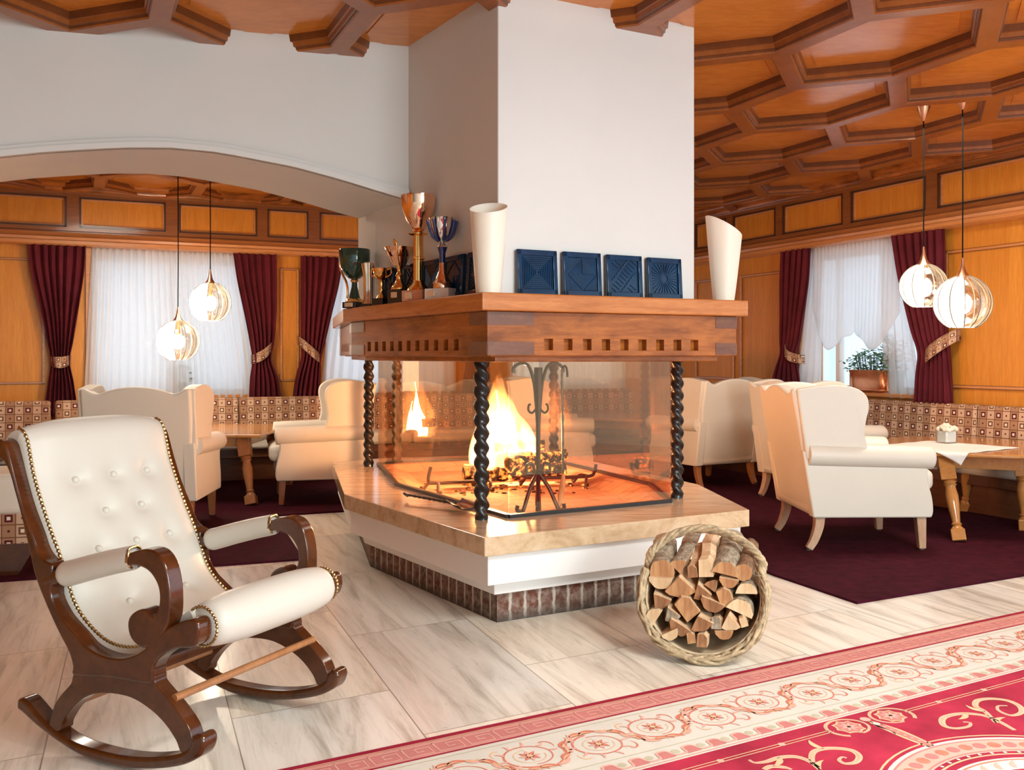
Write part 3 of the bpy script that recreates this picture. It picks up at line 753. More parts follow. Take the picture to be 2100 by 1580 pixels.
bm = NB(); tongue((FC.x - .11, FC.y + .02, .52), .30, .034, (.02, 0), .05); obj('flame_core', bm, MT['core'], fo, ang=180)
bm = NB(); tongue((FC.x + .05, FC.y - .01, .52), .26, .030, (-.04, 0), .05); obj('flame_core', bm, MT['core'], fo, ang=180)
tag(fo, 'bright yellow flames rising from the burning logs behind the glass', 'fire', kind='stuff')
bm = NB()
for k in range(70):
    a = random.uniform(0, 2 * PI); q = random.uniform(.1, .62) ; x, y = FC.x + q * math.cos(a), FC.y + .55 * q * math.sin(a) - .08
    ball(bm, (x, y, .376), random.uniform(.006, .018), 6, sq=(1.4, 1, .5))
tag(obj('embers_and_ash', bm, MT['ember']), 'scattered charcoal bits and ash on the brick firebed', 'ash', kind='stuff')
# andirons: low bars on bent feet with upturned ends
def andiron(c, d, label):
    t = thing('andiron', label, 'andiron', (*c, .374)); d = Vector(d).normalized(); s = Vector((-d.y, d.x))
    P = lambda u, v, z: Vector((d.x * u + s.x * v, d.y * u + s.y * v, z))
    bm = NB(); tube(bm, spl([P(-.22, 0, .16), P(-.235, 0, .075), P(-.19, 0, .06), P(.0, 0, .055), P(.2, 0, .055), P(.24, 0, .08), P(.25, 0, .13)], 5), .011, 8); obj('bar', bm, MT['iron_fire'], t)
    for u, sg in ((-.17, 1), (-.17, -1), (.19, 1), (.19, -1)):
        bm = NB(); tube(bm, spl([P(u, 0, .058), P(u - .03, sg * .06, .055), P(u - .05, sg * .10, .012), P(u - .05, sg * .125, .010), P(u - .05, sg * .128, .028)], 5), .010, 8); obj('foot', bm, MT['iron_fire'], t)
andiron((-.30, 5.90), (.85, .52), 'forged iron andiron with bent feet left of the fire')
andiron((.30, 6.12), (.95, .3), 'forged iron andiron with bent feet right of the fire')
# ---- tool stand inside the glass
ts = thing('fire_tool_stand', 'black wrought iron tool stand with scrolled arms and four splayed feet, inside the glass', 'stand', (.135, 4.98, .40))
rgt = Vector((.97, .24, 0)); fwd = Vector((-.24, .97, 0))
def L3(u, z, v=0): return rgt * u + fwd * v + Vector((0, 0, z))
bm = NB(); tube(bm, [L3(0, .16), L3(0, .3), L3(0, .45), L3(0, .60), L3(0, .74)], lambda t: .012 + .010 * (t > .7), 8); obj('post', bm, MT['iron'], ts)
for s in (-1, 1):
    bm = NB(); tube(bm, spl([L3(.012 * s, .56), L3(.022 * s, .66), L3(.05 * s, .745), L3(.09 * s, .762), L3(.125 * s, .745), L3(.135 * s, .722), L3(.122 * s, .715)], 6), .0085, 8); obj('arm', bm, MT['iron'], ts)
    bm = NB(); tube(bm, spl([L3(.01 * s, .53), L3(.016 * s, .52), L3(.035 * s, .505), L3(.052 * s, .52), L3(.05 * s, .545), L3(.04 * s, .55)], 6), .006, 8); obj('scroll', bm, MT['iron'], ts)
    bm = NB(); tube(bm, spl([L3(.01 * s, .16), L3(.03 * s, .24), L3(.06 * s, .235), L3(.06 * s, .20), L3(.035 * s, .195)], 6), .008, 8); obj('scroll', bm, MT['iron'], ts)
for s, v in ((-1, -.05), (1, -.05), (-.25, -.1), (.3, .12)):
    bm = NB(); tube(bm, spl([L3(0, .2), L3(.05 * s, .12, v * .5), L3(.09 * s, .02, v), L3(.105 * s, .008, v), L3(.125 * s, .016, v), L3(.122 * s, .04, v)], 6), .0105, 8); obj('foot', bm, MT['iron'], ts)
pk = thing('poker', 'twisted thin poker hanging by its hook from the right arm of the tool stand', 'poker', ts.location)
bm = NB(); pts = spl([L3(.155, .69, -.01), L3(.15, .735, -.01), L3(.135, .745, -.01), L3(.125, .70, -.01), L3(.128, .5, -.01), L3(.13, .3, -.01), L3(.132, .17, -.01)], 8)
tube(bm, pts, lambda t: .006 * (1 + .25 * math.sin(t * 130)), 8); obj('shaft', bm, MT['iron'], pk)
bm = NB(); tube(bm, [L3(.132, .19, -.01), L3(.13, .14, -.012), L3(.115, .07, -.02), L3(.105, .02, -.03)], lambda t: .008 + .008 * math.sin(PI * t), 8); obj('brush_tip', bm, MT['split'], pk, label='pale brush tip')
# shovel lying on the slab
sv = thing('fire_shovel', 'black ash shovel with a twisted handle lying on the stone slab by the front column', 'shovel', (-.30, 4.83, .421))
h0, h1 = G(832, 1015, .45) - sv.location, G(935, 1034, .44) - sv.location
h0.z, h1.z = .030, .020
bm = NB(); d = (h1 - h0); pts = [h0 + Vector((.01, .02, -.012)), h0 + Vector((-.012, .012, .006)), h0] + [h0 + d * (k / 24) for k in range(1, 25)]
tube(bm, pts, lambda t: .007 * (1 + .3 * math.sin(t * 95)), 8); obj('handle', bm, MT['iron'], sv)
bl = G(968, 1049, .43) - sv.location; bl.z = 0; dd = (bl - h1).to_2d().normalized(); sd = Vector((-dd.y, dd.x))
bm = NB()
def blade(a, b):
    wdt = .045 + .03 * b - .02 * max(0, b - .8) * 5
    q = (a - .5) * 2; p = Vector((h1.x, h1.y)) + dd * (.17 * b - .02) + sd * wdt * q
    return Vector((p.x, p.y, .010 + .022 * abs(q) ** 3 + .012 * (1 - b)))
grid(bm, blade, 10, 8); obj('blade', bm, MT['iron'], sv, solid=.004)
# ================================================================== ON THE MANTEL
MZ = 1.474
def strip(px, off=0.0):
    """point on the left mantel ledge seen at photo column px; off moves it towards the edge"""
    p = Vector((-.115, 4.34)) + Vector((-.04, -.02)) * off; d = HL; r = (px - CX) / F
    t = (r * p.y - p.x) / (d.x - r * d.y); q = p + d * t
    return (q.x, q.y, MZ)
def zpx(py, y): return EYE - (py - HY) / F * y
def trophy(label, loc, parts, name='trophy_cup'):
    t = thing(name, label, 'trophy', loc, math.radians(-31), 'trophies on the mantel')
    for nm, kind, mat_, data in parts:
        bm = NB()
        if kind == 'lathe': lathe(bm, data, 28)
        elif kind == 'flute': lathe(bm, data, 40, fr=lambda a, z: 1 + .06 * math.cos(8 * a))
        elif kind == 'box': box(bm, *data)
        elif kind == 'tubes':
            for pts, r in data: tube(bm, spl(pts, 6), r, 8)
        obj(nm, bm, MT[mat_], t, bevel=.003 if kind == 'box' else 0, ang=50)
    return t
# green enamel goblet
trophy('dark green goblet trophy at the far left end of the mantel', strip(727, .6), [
    ('base', 'box', 'black_stone', (-.05, .05, -.05, .05, 0, .035)),
    ('plaque', 'box', 'plaque', (-.03, .03, -.054, -.05, .006, .03)),
    ('foot', 'lathe', 'gold', [(0, .034), (.052, .034), (.048, .05), (.03, .06), (0, .06)]),
    ('stem', 'lathe', 'green', [(0, .055), (.034, .055), (.026, .085), (.017, .125), (.016, .155), (0, .155)]),
    ('collar', 'lathe', 'gold', [(0, .15), (.02, .15), (.024, .16), (.018, .17), (0, .17)]),
    ('bowl', 'lathe', 'green', [(0, .165), (.03, .17), (.06, .195), (.082, .235), (.09, .28), (.091, .335), (.088, .34), (.085, .335), (.08, .27), (.05, .2), (0, .18)]),
    ('handle', 'tubes', 'gold', [([(-.085, 0, .30), (-.112, 0, .27), (-.095, 0, .21), (-.06, 0, .15), (-.05, 0, .09), (-.055, 0, .06)], .007)])])
trophy('tall narrow fluted silver cup behind the dark green goblet', strip(757, -.3), [
    ('base', 'box', 'black_stone', (-.035, .035, -.035, .035, 0, .02)),
    ('body', 'flute', 'silver', [(0, .02), (.04, .02), (.03, .05), (.03, .16), (.045, .25), (.04, .255), (0, .2)])])
trophy('small gold cup with two curled handles right of the green goblet', strip(782, .2), [
    ('base', 'box', 'black_stone', (-.038, .038, -.038, .038, 0, .04)),
    ('stem', 'lathe', 'gold', [(0, .04), (.03, .04), (.022, .055), (.012, .07), (.018, .085), (.010, .10), (.016, .12), (.012, .14), (.026, .15), (0, .15)]),
    ('bowl', 'lathe', 'gold', [(0, .145), (.02, .147), (.04, .165), (.046, .195), (.049, .205), (.044, .205), (.038, .17), (0, .155)]),
    ('handle', 'tubes', 'gold', [([(.045, 0, .195), (.068, 0, .20), (.066, 0, .17), (.03, 0, .155)], .004), ([(-.045, 0, .195), (-.068, 0, .20), (-.066, 0, .17), (-.03, 0, .155)], .004)])])
trophy('wide gold bowl trophy on a dark square block, in the middle of the row', strip(819, .2), [
    ('base', 'box', 'black_stone', (-.045, .045, -.045, .045, 0, .075)),
    ('plaque', 'box', 'plaque', (-.02, .02, -.048, -.045, .03, .06)),
    ('stem', 'lathe', 'gold', [(0, .075), (.042, .075), (.044, .085), (.032, .10), (.022, .115), (.016, .14), (.022, .15), (.012, .165), (.012, .185), (.024, .20), (0, .2)]),
    ('bowl', 'lathe', 'rose_gold', [(0, .195), (.03, .198), (.055, .245), (.058, .25), (.062, .252), (.08, .298), (.075, .298), (.05, .24), (0, .205)]),
    ('handle', 'tubes', 'gold', [([(.02, -.055, .29), (.02, -.075, .33), (.035, -.07, .31), (.03, -.055, .25), (.02, -.03, .2)], .005)])])
trophy('tallest trophy, a copper coloured bowl on a gold ribbed column', strip(858, .5), [
    ('base', 'box', 'pink_stone', (-.065, .065, -.055, .055, 0, .055)),
    ('plaque', 'box', 'plaque', (-.045, .0, -.058, -.055, .012, .045)),
    ('foot', 'lathe', 'gold', [(0, .055), (.058, .055), (.056, .062), (.035, .085), (.024, .105), (0, .105)]),
    ('column', 'flute', 'gold', [(0, .10), (.024, .10), (.024, .21), (.030, .213), (.030, .222), (.024, .225), (.024, .33), (0, .33)]),
    ('collar', 'lathe', 'gold', [(0, .328), (.02, .328), (.05, .338), (.05, .343), (.02, .35), (0, .35)]),
    ('bowl', 'lathe', 'rose_gold', [(0, .345), (.018, .347), (.035, .365), (.06, .41), (.080, .46), (.088, .515), (.088, .535), (.084, .535), (.076, .46), (.04, .38), (0, .355)])])
trophy('silver cup with blue enamel petals on a pale stone block, beside the tallest trophy', strip(907, .4), [
    ('base', 'box', 'white_stone', (-.07, .07, -.05, .05, 0, .05)),
    ('plaque', 'box', 'plaque', (-.055, -.01, -.053, -.05, .01, .04)),
    ('foot', 'lathe', 'rose_gold', [(0, .05), (.045, .05), (.042, .07), (.048, .078), (.036, .09), (.032, .1), (.020, .13), (.015, .175), (0, .175)]),
    ('stem', 'lathe', 'blue', [(0, .172), (.014, .172), (.016, .22), (.026, .25), (0, .25)]),
    ('collar', 'lathe', 'silver', [(0, .248), (.027, .25), (.024, .258), (.012, .268), (.010, .28), (0, .28)]),
    ('bowl', 'lathe', 'silver', [(0, .275), (.02, .28), (.045, .31), (.058, .35), (.064, .385), (.068, .39), (.062, .39), (.05, .33), (0, .29)]),
    ('petal', 'tubes', 'blue', [([(.022 * math.cos(a), .022 * math.sin(a), .282), (.05 * math.cos(a), .05 * math.sin(a), .305), (.064 * math.cos(a), .064 * math.sin(a), .345), (.072 * math.cos(a), .072 * math.sin(a), .378)], .007) for a in [k * PI / 4 for k in range(8)]])])
def vase(label, loc, r0, r1, h0, h1, ang):
    bm = NB(); seg = 48; ca = math.radians(ang)
    def fn(a, b):
        th = 2 * PI * a
        hh = h0 + (h1 - h0) * (.5 - .5 * math.cos(th - ca))
        if b <= .5: t = b * 2; r = r0 + (r1 - r0) * t ** .9; z = hh * t
        else: t = (1 - b) * 2; r = r0 + (r1 - r0) * t ** .9 - .006; z = .01 + (hh - .01) * t
        return Vector((r * math.cos(th), r * math.sin(th), z))
    grid(bm, fn, seg, 24, cu=True)
    bm.faces.new([v for v in bm.verts if abs(v.co.z) < 1e-6]); bm.faces.new([v for v in bm.verts if abs(v.co.z - .01) < 1e-6 and v.co.to_2d().length < r0])
    return tag(obj('vase', bm, MT['vase'], loc=loc, ang=50), label, 'vase', 'slant cut vases')
vase('tall frosted slant cut vase at the front corner of the mantel, beside the trophies', (-.104, 4.285, MZ), .056, .084, .35, .418, 260)
q = at(1484, 620, 4.93)
vase('frosted vase with a slanted rim at the right end of the mantel', (q.x, 4.93, MZ), .052, .092, .335, .44, 5)
# glazed tiles with pressed line patterns, leaning on the chimney
def tile(name, label, c, right, wd, ht, pat):
    d = Vector(right).normalized(); n = Vector((d.y, -d.x)); t = thing(name, label, 'tile', (c[0], c[1], MZ), math.atan2(d.y, d.x), 'blue glazed tiles on the mantel')
    M = Matrix.Rotation(math.radians(-4), 4, 'X')
    bm = NB(); h = wd / 2; box(bm, -h, h, -.006, .006, 0, ht, M)
    m = .032
    for x0, x1, z0, z1 in ((-h, h, 0, m), (-h, h, ht - m * .8, ht), (-h, -h + m * .7, 0, ht), (h - m * .7, h, 0, ht)): box(bm, x0, x1, -.016, 0, z0, z1, M)
    obj('frame', bm, MT['tile'], t, bevel=.003)
    bm = NB(); x0, x1, z0, z1 = -h + m * .75, h - m * .75, m + .002, ht - m * .85; cx, cz = 0, (z0 + z1) / 2; W2, H2 = (x1 - x0) / 2, (z1 - z0) / 2
    def ridge(a, b): tube(bm, [M @ Vector((a[0], -.008, a[1])), M @ Vector((b[0], -.008, b[1]))], .0028, 6)
    if pat == 'square':
        for k in range(1, 9):
            s = k / 8.5; P = [(cx - W2 * s, cz - H2 * s), (cx + W2 * s, cz - H2 * s), (cx + W2 * s, cz + H2 * s), (cx - W2 * s, cz + H2 * s)]
            for i in range(4): ridge(P[i], P[(i + 1) % 4])
    elif pat == 'fan':
        for k in range(1, 11):
            s = k / 10.5
            for sx_, sz_ in ((1, 1), (-1, -1)): ridge((cx + sx_ * W2 * s, cz), (cx, cz + sz_ * H2 * s)); ridge((cx + sx_ * W2 * s, cz - sz_ * H2), (cx + sx_ * W2, cz - sz_ * H2 * s))
    elif pat == 'twill':
        for r_ in range(-2, 4):
            for k in range(10):
                z = z0 + (z1 - z0) * (k + .5) / 10; x = cx + r_ * W2 * .62 + (z - cz) * .9
                a, b = (x - .016, z - .012), (x + .016, z + .012)
                if x0 < a[0] and b[0] < x1: ridge(a, b) if r_ % 2 else ridge((a[0], b[1]), (b[0], a[1]))
    else:
        for k in range(28):
            a = 2 * PI * k / 28; s = 1 / max(abs(math.cos(a)) , abs(math.sin(a)))
            ridge((cx + .018 * math.cos(a), cz + .018 * math.sin(a)), (cx + W2 * .97 * s * math.cos(a), cz + H2 * .97 * s * math.sin(a)))
    if bm.verts: obj('relief', bm, MT['tile'], t)
    return t
ca, cb = Vector(CH[0]), Vector(CH[1]); fd = (cb - ca).normalized(); fn_ = Vector((fd.y, -fd.x))
for (x0, x1, ty), pat, lb in zip(((1061, 1142, 513), (1155, 1232, 518), (1244, 1316, 524), (1328, 1397, 530)), ('square', 'fan', 'twill', 'ray'), ('blue glazed tile with nested squares, first right of the tall corner vase', 'blue glazed tile with fanned diagonal lines, second from the corner vase', 'blue glazed tile with twill stripes, third from the corner vase', 'blue glazed tile with a ray burst, last before the right end of the mantel')):
    us = []
    for x in (x0, x1):
        r = (x - CX) / F; p = ca + fn_ * .03; us.append((r * p.y - p.x) / (fd.x - r * fd.y))
    c = ca + fn_ * .03 + fd * (sum(us) / 2); ht = zpx(ty, c.y) - MZ
    tile('wall_tile', lb, c, fd, us[1] - us[0], ht, pat)
ld = (Vector(CH[6]) - ca).normalized(); ln = Vector((ld.y, -ld.x)) * -1
for (t0, pat, lb) in ((.13, 'ray', 'dark blue glazed tile half hidden by the tall corner vase'), (.375, 'fan', 'dark blue glazed tile behind the silver and blue cup'), (.62, 'square', 'dark blue glazed tile behind the tallest trophy'), (.865, 'twill', 'dark blue glazed tile behind the wide gold bowl trophy'), (1.11, 'ray', 'dark blue glazed tile behind the small gold cup, last of the row')):
    c = ca + ld * t0 + ln * .03; tile('wall_tile', lb, c, -ld, .205, .212, pat)
# ================================================================== ROCKING CHAIR (profile in the plane of its near side frame)
RP, RF, RT = Vector((-.846, 2.65)), Vector((.898, -.44)), Vector((.44, .898))
ROT = math.atan2(RF.y, RF.x); RZ = .022
def rc(x, y):
    """photo crop point of the near side frame -> forward and height in the chair's own plane"""
    px, py = x * .4556, y * .4556 + 860; r = (px - CX) / F
    s = (r * RP.y - RP.x) / (RF.x - r * RF.y); Y = RP.y + s * RF.y
    return s, EYE - (py - HY) / F * Y + RZ
rk = thing('rocking_chair', 'dark mahogany rocking chair with buttoned cream leather upholstery and scrolled arms', 'rocking chair', (RP.x, RP.y, 0), ROT)
RW, RTH = .668, .055
def routl(P, k=4): return spl([(*rc(*p), 0) for p in P], k, True)
POST = [(-100, 215), (-72, 150), (-20, 122), (16, 140), (33, 190), (60, 300), (95, 426), (141, 551), (166, 625), (196, 668), (228, 690), (232, 746), (228, 836), (264, 915), (296, 957), (343, 1010), (380, 1054), (420, 1083), (475, 1105), (538, 1113), (597, 1100), (640, 1076), (690, 1028), (740, 985), (782, 963), (825, 945), (868, 938), (890, 965), (892, 1015), (880, 1052), (850, 1068), (795, 1070), (752, 1087), (709, 1118), (687, 1165), (684, 1222), (640, 1226), (489, 1200), (333, 1190), (325, 1148), (308, 1085), (264, 999), (211, 883), (158, 746), (130, 625), (101, 500), (66, 364), (40, 274), (12, 222), (-30, 205), (-60, 235)]
ARCH = [(330, 1180), (312, 1228), (269, 1277), (238, 1326), (214, 1409), (216, 1440), (262, 1440), (272, 1405), (308, 1348), (357, 1301), (406, 1277), (467, 1270), (540, 1279), (602, 1300), (675, 1349), (736, 1410), (785, 1483), (815, 1545), (880, 1525), (862, 1485), (840, 1422), (791, 1348), (736, 1281), (692, 1226), (684, 1190), (600, 1175), (480, 1165), (400, 1165)]
ROCK = [(79, 1298), (97, 1290), (120, 1306), (166, 1360), (214, 1410), (281, 1464), (350, 1500), (428, 1525), (520, 1547), (611, 1559), (700, 1560), (795, 1547), (850, 1518), (862, 1485), (882, 1462), (905, 1464), (918, 1500), (905, 1545), (880, 1569), (820, 1596), (734, 1610), (640, 1612), (550, 1604), (428, 1576), (342, 1539), (245, 1476), (165, 1415), (101, 1356), (78, 1335)]
ARM = [(545, 648), (577, 640), (620, 625), (665, 622), (705, 640), (738, 690), (757, 767), (764, 847), (762, 920), (748, 975), (724, 1016), (682, 1056), (642, 1066), (605, 1045), (581, 1008), (573, 957), (585, 920), (617, 896), (650, 892), (674, 915), (692, 922), (712, 878), (715, 822), (703, 774), (673, 727), (636, 702), (590, 694), (548, 700)]
def rail_part(nm, P, y0, y1, mt='mahogany', bev=.011):
    bm = NB(); pts = [Vector((s, y0, z)) for s, z, _ in routl(P)]
    plate(bm, pts, (0, y1 - y0, 0)); return obj(nm, bm, MT[mt], rk, ang=50, bevel=bev)
for y0 in (0, RW - RTH):
    rail_part('side_frame', POST, y0, y0 + RTH)
    rail_part('leg_arch', ARCH, y0 + .004, y0 + RTH - .004)
    rail_part('rocker', ROCK, y0 - .003, y0 + RTH + .003)
    rail_part('armrest', ARM, y0, y0 + RTH)
    yc = y0 + RTH / 2
    bm = NB(); a0, a1, a2 = rc(212, 770), rc(250, 742), rc(300, 722); tube(bm, [(a0[0] - .02, yc, a0[1]), (a1[0], yc, a1[1]), (a2[0], yc, a2[1])], lambda t: .030, 12); obj('arm_joint', bm, MT['mahogany'], rk)
    bm = NB(); P = [rc(*p) for p in ((242, 744), (300, 730), (380, 708), (470, 686), (545, 671), (568, 666))]
    tube(bm, spl([(s, yc, z) for s, z in P], 6), lambda t: .0395 * (1 - .9 * (1 - min(1, t * 9)) ** 2.5) * (1 - .12 * t), 16, shape=(1, .92), up=(0, 0, 1)); obj('arm_pad', bm, MT['cream2'], rk, ang=60)
    bm = NB(); s, z = rc(572, 664)
    for k in range(1):
        pts = [(s + .004 * math.sin(a * 5), yc + .029 * math.cos(a), z + .032 * math.sin(a)) for a in [2 * PI * i / 24 for i in range(24)]]
        tube(bm, pts, .004, 6, closed=True)
    obj('nail_trim', bm, MT['brass'], rk)
# upholstery: one padded sheet from the top roll, down the back, through the seat
ys0, ys1 = RTH - .006, RW - RTH + .006
UPH = [(-36, 138), (-10, 104), (22, 96), (44, 130), (58, 200), (74, 290), (104, 400), (150, 545), (190, 655), (226, 770), (252, 860), (286, 930), (330, 990), (372, 1034), (420, 1070), (475, 1092), (538, 1098), (600, 1082), (650, 1052), (700, 1006), (745, 965), (800, 925)]
up = spl([(*rc(*p), 0) for p in UPH], 5); NU = len(up) - 1
acc = [0]
for a, b in zip(up, up[1:]): acc.append(acc[-1] + (b - a).length)
LT = acc[-1]
def on_path(t):
    t *= LT; i = 0
    while i < NU - 1 and acc[i + 1] < t: i += 1
    k = (t - acc[i]) / max(1e-9, acc[i + 1] - acc[i]); p = up[i].lerp(up[i + 1], k)
    a, b = up[max(0, i - 1)], up[min(NU, i + 2)]; d = (b - a).normalized(); return p, Vector((-d.y, d.x, 0))
btn = []
for row, (t, us_) in enumerate(((.215, (.24, .50, .76)), (.315, (.37, .63)), (.415, (.24, .50, .76)), (.585, (.30, .72)), (.70, (.18, .5, .82)))):
    for u_ in us_: btn.append((t, u_))
def pad(u_, t, side=1):
    p, n = on_path(t); e = min(1, 8 * min(t, 1 - t) + .25)
    h = .044 * (1 - abs(2 * u_ - 1) ** 3.2) * e + .006
    for bt, bu in btn:
        d2 = ((t - bt) * LT) ** 2 + ((u_ - bu) * .53) ** 2
        h -= .017 * math.exp(-d2 / .0011) + .008 * math.exp(-d2 / .006)
    h = h if side > 0 else -.03
    return Vector((p.x + n.x * h, ys0 + (ys1 - ys0) * u_, p.y + n.y * h))
bm = NB(); nu, nt = 44, 100
for sd in (1, -1): grid(bm, lambda a, b: pad(a, b, sd), nu, nt)
bmesh.ops.remove_doubles(bm, verts=bm.verts, dist=1e-5)
bd = [e for e in bm.edges if e.is_boundary]
bmesh.ops.bridge_loops(bm, edges=bd)
obj('upholstery', bm, MT['cream2'], rk, ang=70)
for t, u_ in btn:
    c = pad(u_, t); p, n = on_path(t); bm = NB(); M = Vector((n.x, 0, n.y)); ball(bm, c + M * .003, .0125, 10, sq=(1, 1, 1)); obj('button', bm, MT['cream2'], rk)
for yy in (ys0 + .004, ys1 - .004):
    bm = NB(); pts = []
    for k in range(361):
        p, n = on_path(.05 + .80 * k / 360); pts.append((p.x + n.x * .010, yy, p.y + n.y * .010))
    tube(bm, pts, lambda t: .0056 * (.30 + .70 * abs(math.sin(t * 66 * PI)) ** .7), 6); obj('nail_trim', bm, MT['brass'], rk, label='brass nail heads in a row')
# front roll
c0 = rc(836, 1000)
bm = NB()
def roll(a, b):
    th = 2 * PI * a; u_ = b; e = 1 - .26 * abs(2 * u_ - 1) ** 3.5
    if u_ < .03 or u_ > .97: e *= .80
    r = .079 * e
    if b in (0, 1): r = .001
    return Vector((c0[0] + .006 + r * math.cos(th) * 1.02, ys0 + .0 + (ys1 - ys0) * u_, c0[1] + .006 + r * math.sin(th) * .96))
grid(bm, roll, 32, 34, cu=True); obj('front_roll', bm, MT['cream2'], rk, ang=70)
for yy in (ys0 + .006, ys1 - .006):
    bm = NB(); tube(bm, [(c0[0] + .006 + .057 * math.cos(a), yy, c0[1] + .006 + .055 * math.sin(a)) for a in [2 * PI * i / 160 for i in range(160)]], lambda t: .0052 * (.3 + .7 * abs(math.sin(t * 30 * PI))), 6, closed=True); obj('nail_trim', bm, MT['brass'], rk, label='brass nail heads in a ring')
s, z = rc(760, 1302); bm = NB(); tube(bm, [(s, .02, z), (s, RW / 2, z), (s, RW - .02, z)], .0115, 12); obj('stretcher', bm, MT['leg_brown'], rk)
s, z = rc(280, 1330); bm = NB(); tube(bm, [(s, .02, z), (s, RW - .02, z)], .0115, 12); obj('stretcher', bm, MT['leg_brown'], rk)
s, z = rc(500, 1150); bm = NB(); box(bm, s - .12, s + .1, .03, RW - .03, z - .02, z + .01); obj('seat_board', bm, MT['mahogany'], rk)

# ================================================================== WING ARMCHAIRS
def armchair(label, loc, rotz, legm):
    t = thing('wing_armchair', label, 'armchair', loc, rotz, 'cream leather wing armchairs')
    W2 = .385
    # outer back with a camel top, leaning back
    bm = NB()
    def yb(z): return -.33 - .13 * max(0, (z - .2) / .8) ** 1.15
    n = 18; out = [(-W2 + .01, .2), ]
    topl = []
    for k in range(n + 1):
        q = -1 + 2 * k / n; x = q * (W2 - .02)
        a = abs(q); zt = .985 - .055 * (a / .72) ** 2 if a < .72 else .93 + .045 * math.sin((a - .72) / .28 * PI * .6)
        topl.append((x, zt))
    V0 = []; V1 = []
    for lev in range(9):
        fz = lev / 8; r0 = []; r1 = []
        for x, zt in topl:
            z = .2 + (zt - .2) * fz; xx = x * (.93 + .07 * min(1, fz * 1.4)); bulge = .018 * (1 - (x / W2) ** 2) * math.sin(PI * fz)
            r0.append(bm.verts.new((xx, yb(z) - bulge, z))); r1.append(bm.verts.new((xx * .96, yb(z) + .135 + bulge * 1.6 - .03 * (fz > .95), z - .012 * (fz > .95))))
        V0.append(r0); V1.append(r1)
    m = len(topl)
    for i in range(8):
        for k in range(m - 1):
            bm.faces.new((V0[i][k], V0[i][k + 1], V0[i + 1][k + 1], V0[i + 1][k])); bm.faces.new((V1[i][k + 1], V1[i][k], V1[i + 1][k], V1[i + 1][k + 1]))
        bm.faces.new((V0[i][0], V0[i + 1][0], V1[i + 1][0], V1[i][0])); bm.faces.new((V0[i][m - 1], V1[i][m - 1], V1[i + 1][m - 1], V0[i + 1][m - 1]))
    for k in range(m - 1):
        bm.faces.new((V0[0][k], V1[0][k], V1[0][k + 1], V0[0][k + 1])); bm.faces.new((V0[8][k], V0[8][k + 1], V1[8][k + 1], V1[8][k]))
    obj('backrest', bm, MT['cream'], t, ang=60, bevel=.022, bseg=4)
    bm = NB(); box(bm, -W2 + .07, W2 - .07, -.34, .335, .205, .36); obj('seat_frame', bm, MT['cream'], t, bevel=.03)
    bm = NB(); box(bm, -.285, .285, -.20, .395, .345, .475); obj('seat_cushion', bm, MT['cream'], t, bevel=.045, bseg=5)
    for s in (-1, 1):
        # lower side panel with its curved front edge
        P = [(-.335, .2), (.335, .2), (.345, .24), (.338, .32), (.318, .40), (.312, .47), (.325, .54), (.30, .57), (-.2, .57), (-.40, .60)]
        bm = NB(); x0 = s * (W2 - .095); plate(bm, [(x0, y, z) for y, z in [(-.335, .2)] + [(p.x, p.y) for p in spl([(*p, 0) for p in P[1:8]], 3)] + [(-.2, .57), (-.395, .60)]], (s * .085, 0, 0))
        sp = obj('side_panel', bm, MT['cream'], t, ang=60, bevel=.02)
        # rolled arm
        bm = NB(); xa = s * (W2 - .045)
        pts = spl([(xa, -.36, .575), (xa, -.1, .567), (xa, .15, .560), (xa, .28, .556), (xa, .352, .553)], 5)
        tube(bm, pts, lambda q: .076 * (1 if q < .93 else math.sqrt(max(.05, 1 - ((q - .93) / .072) ** 2))), 20, shape=(.92, 1.06), up=(0, 0, 1)); obj('arm', bm, MT['cream'], t, ang=70)
        # wing: curved outline, hugging the back
        Wp = [(-.345, .55), (-.02, .55), (-.035, .62), (-.055, .70), (-.05, .78), (-.035, .86), (-.05, .93), (-.11, .975), (-.20, .99), (-.30, .985), (-.43, .965)]
        op = spl([(*p, 0) for p in Wp[1:]], 4); bm = NB()
        pts = [(s * (W2 - .085), Wp[0][0] - .03, Wp[0][1])] + [(s * (W2 - .085), p.x, p.y) for p in op]
        plate(bm, pts, (s * .085, 0, 0))
        for v in bm.verts:                          # flare outwards to the front
            fr_ = max(0, (v.co.y + .35) / .33); v.co.x += s * (.035 * fr_ ** 1.5 * min(1, max(0, (v.co.z - .55) / .2)))
        obj('wing', bm, MT['cream'], t, ang=60, bevel=.036, bseg=5)
    for s in (-1, 1):
        bm = NB(); tube(bm, [(s * .315, .29, .21), (s * .318, .295, .11), (s * .32, .30, .008)], lambda q: .040 - .013 * q, 4, up=(1, 1, 0)); l = obj('leg', bm, legm, t, smooth=False, bevel=.004)
        bm = NB(); lathe(bm, [(0, 0), (.016, 0), (.016, .01), (0, .01)], 12, (s * .32, .30, 0)); obj('glide', bm, MT['rubber'], l)
        bm = NB(); tube(bm, spl([(s * .315, -.285, .21), (s * .316, -.29, .14), (s * .318, -.315, .06), (s * .32, -.345, .008)], 4), lambda q: .040 - .013 * q, 4, up=(1, 1, 0)); l = obj('leg', bm, legm, t, smooth=False, bevel=.004)
        bm = NB(); lathe(bm, [(0, 0), (.016, 0), (.016, .01), (0, .01)], 12, (s * .32, -.345, 0)); obj('glide', bm, MT['rubber'], l)
    return t
def face(v): return math.atan2(v[1], v[0]) - PI / 2
CZ = .012
armchair('cream leather wing armchair seen from behind between the rocking chair and the left window', (-2.53, 6.86, CZ), face((-.06, 1)), MT['leg_brown'])
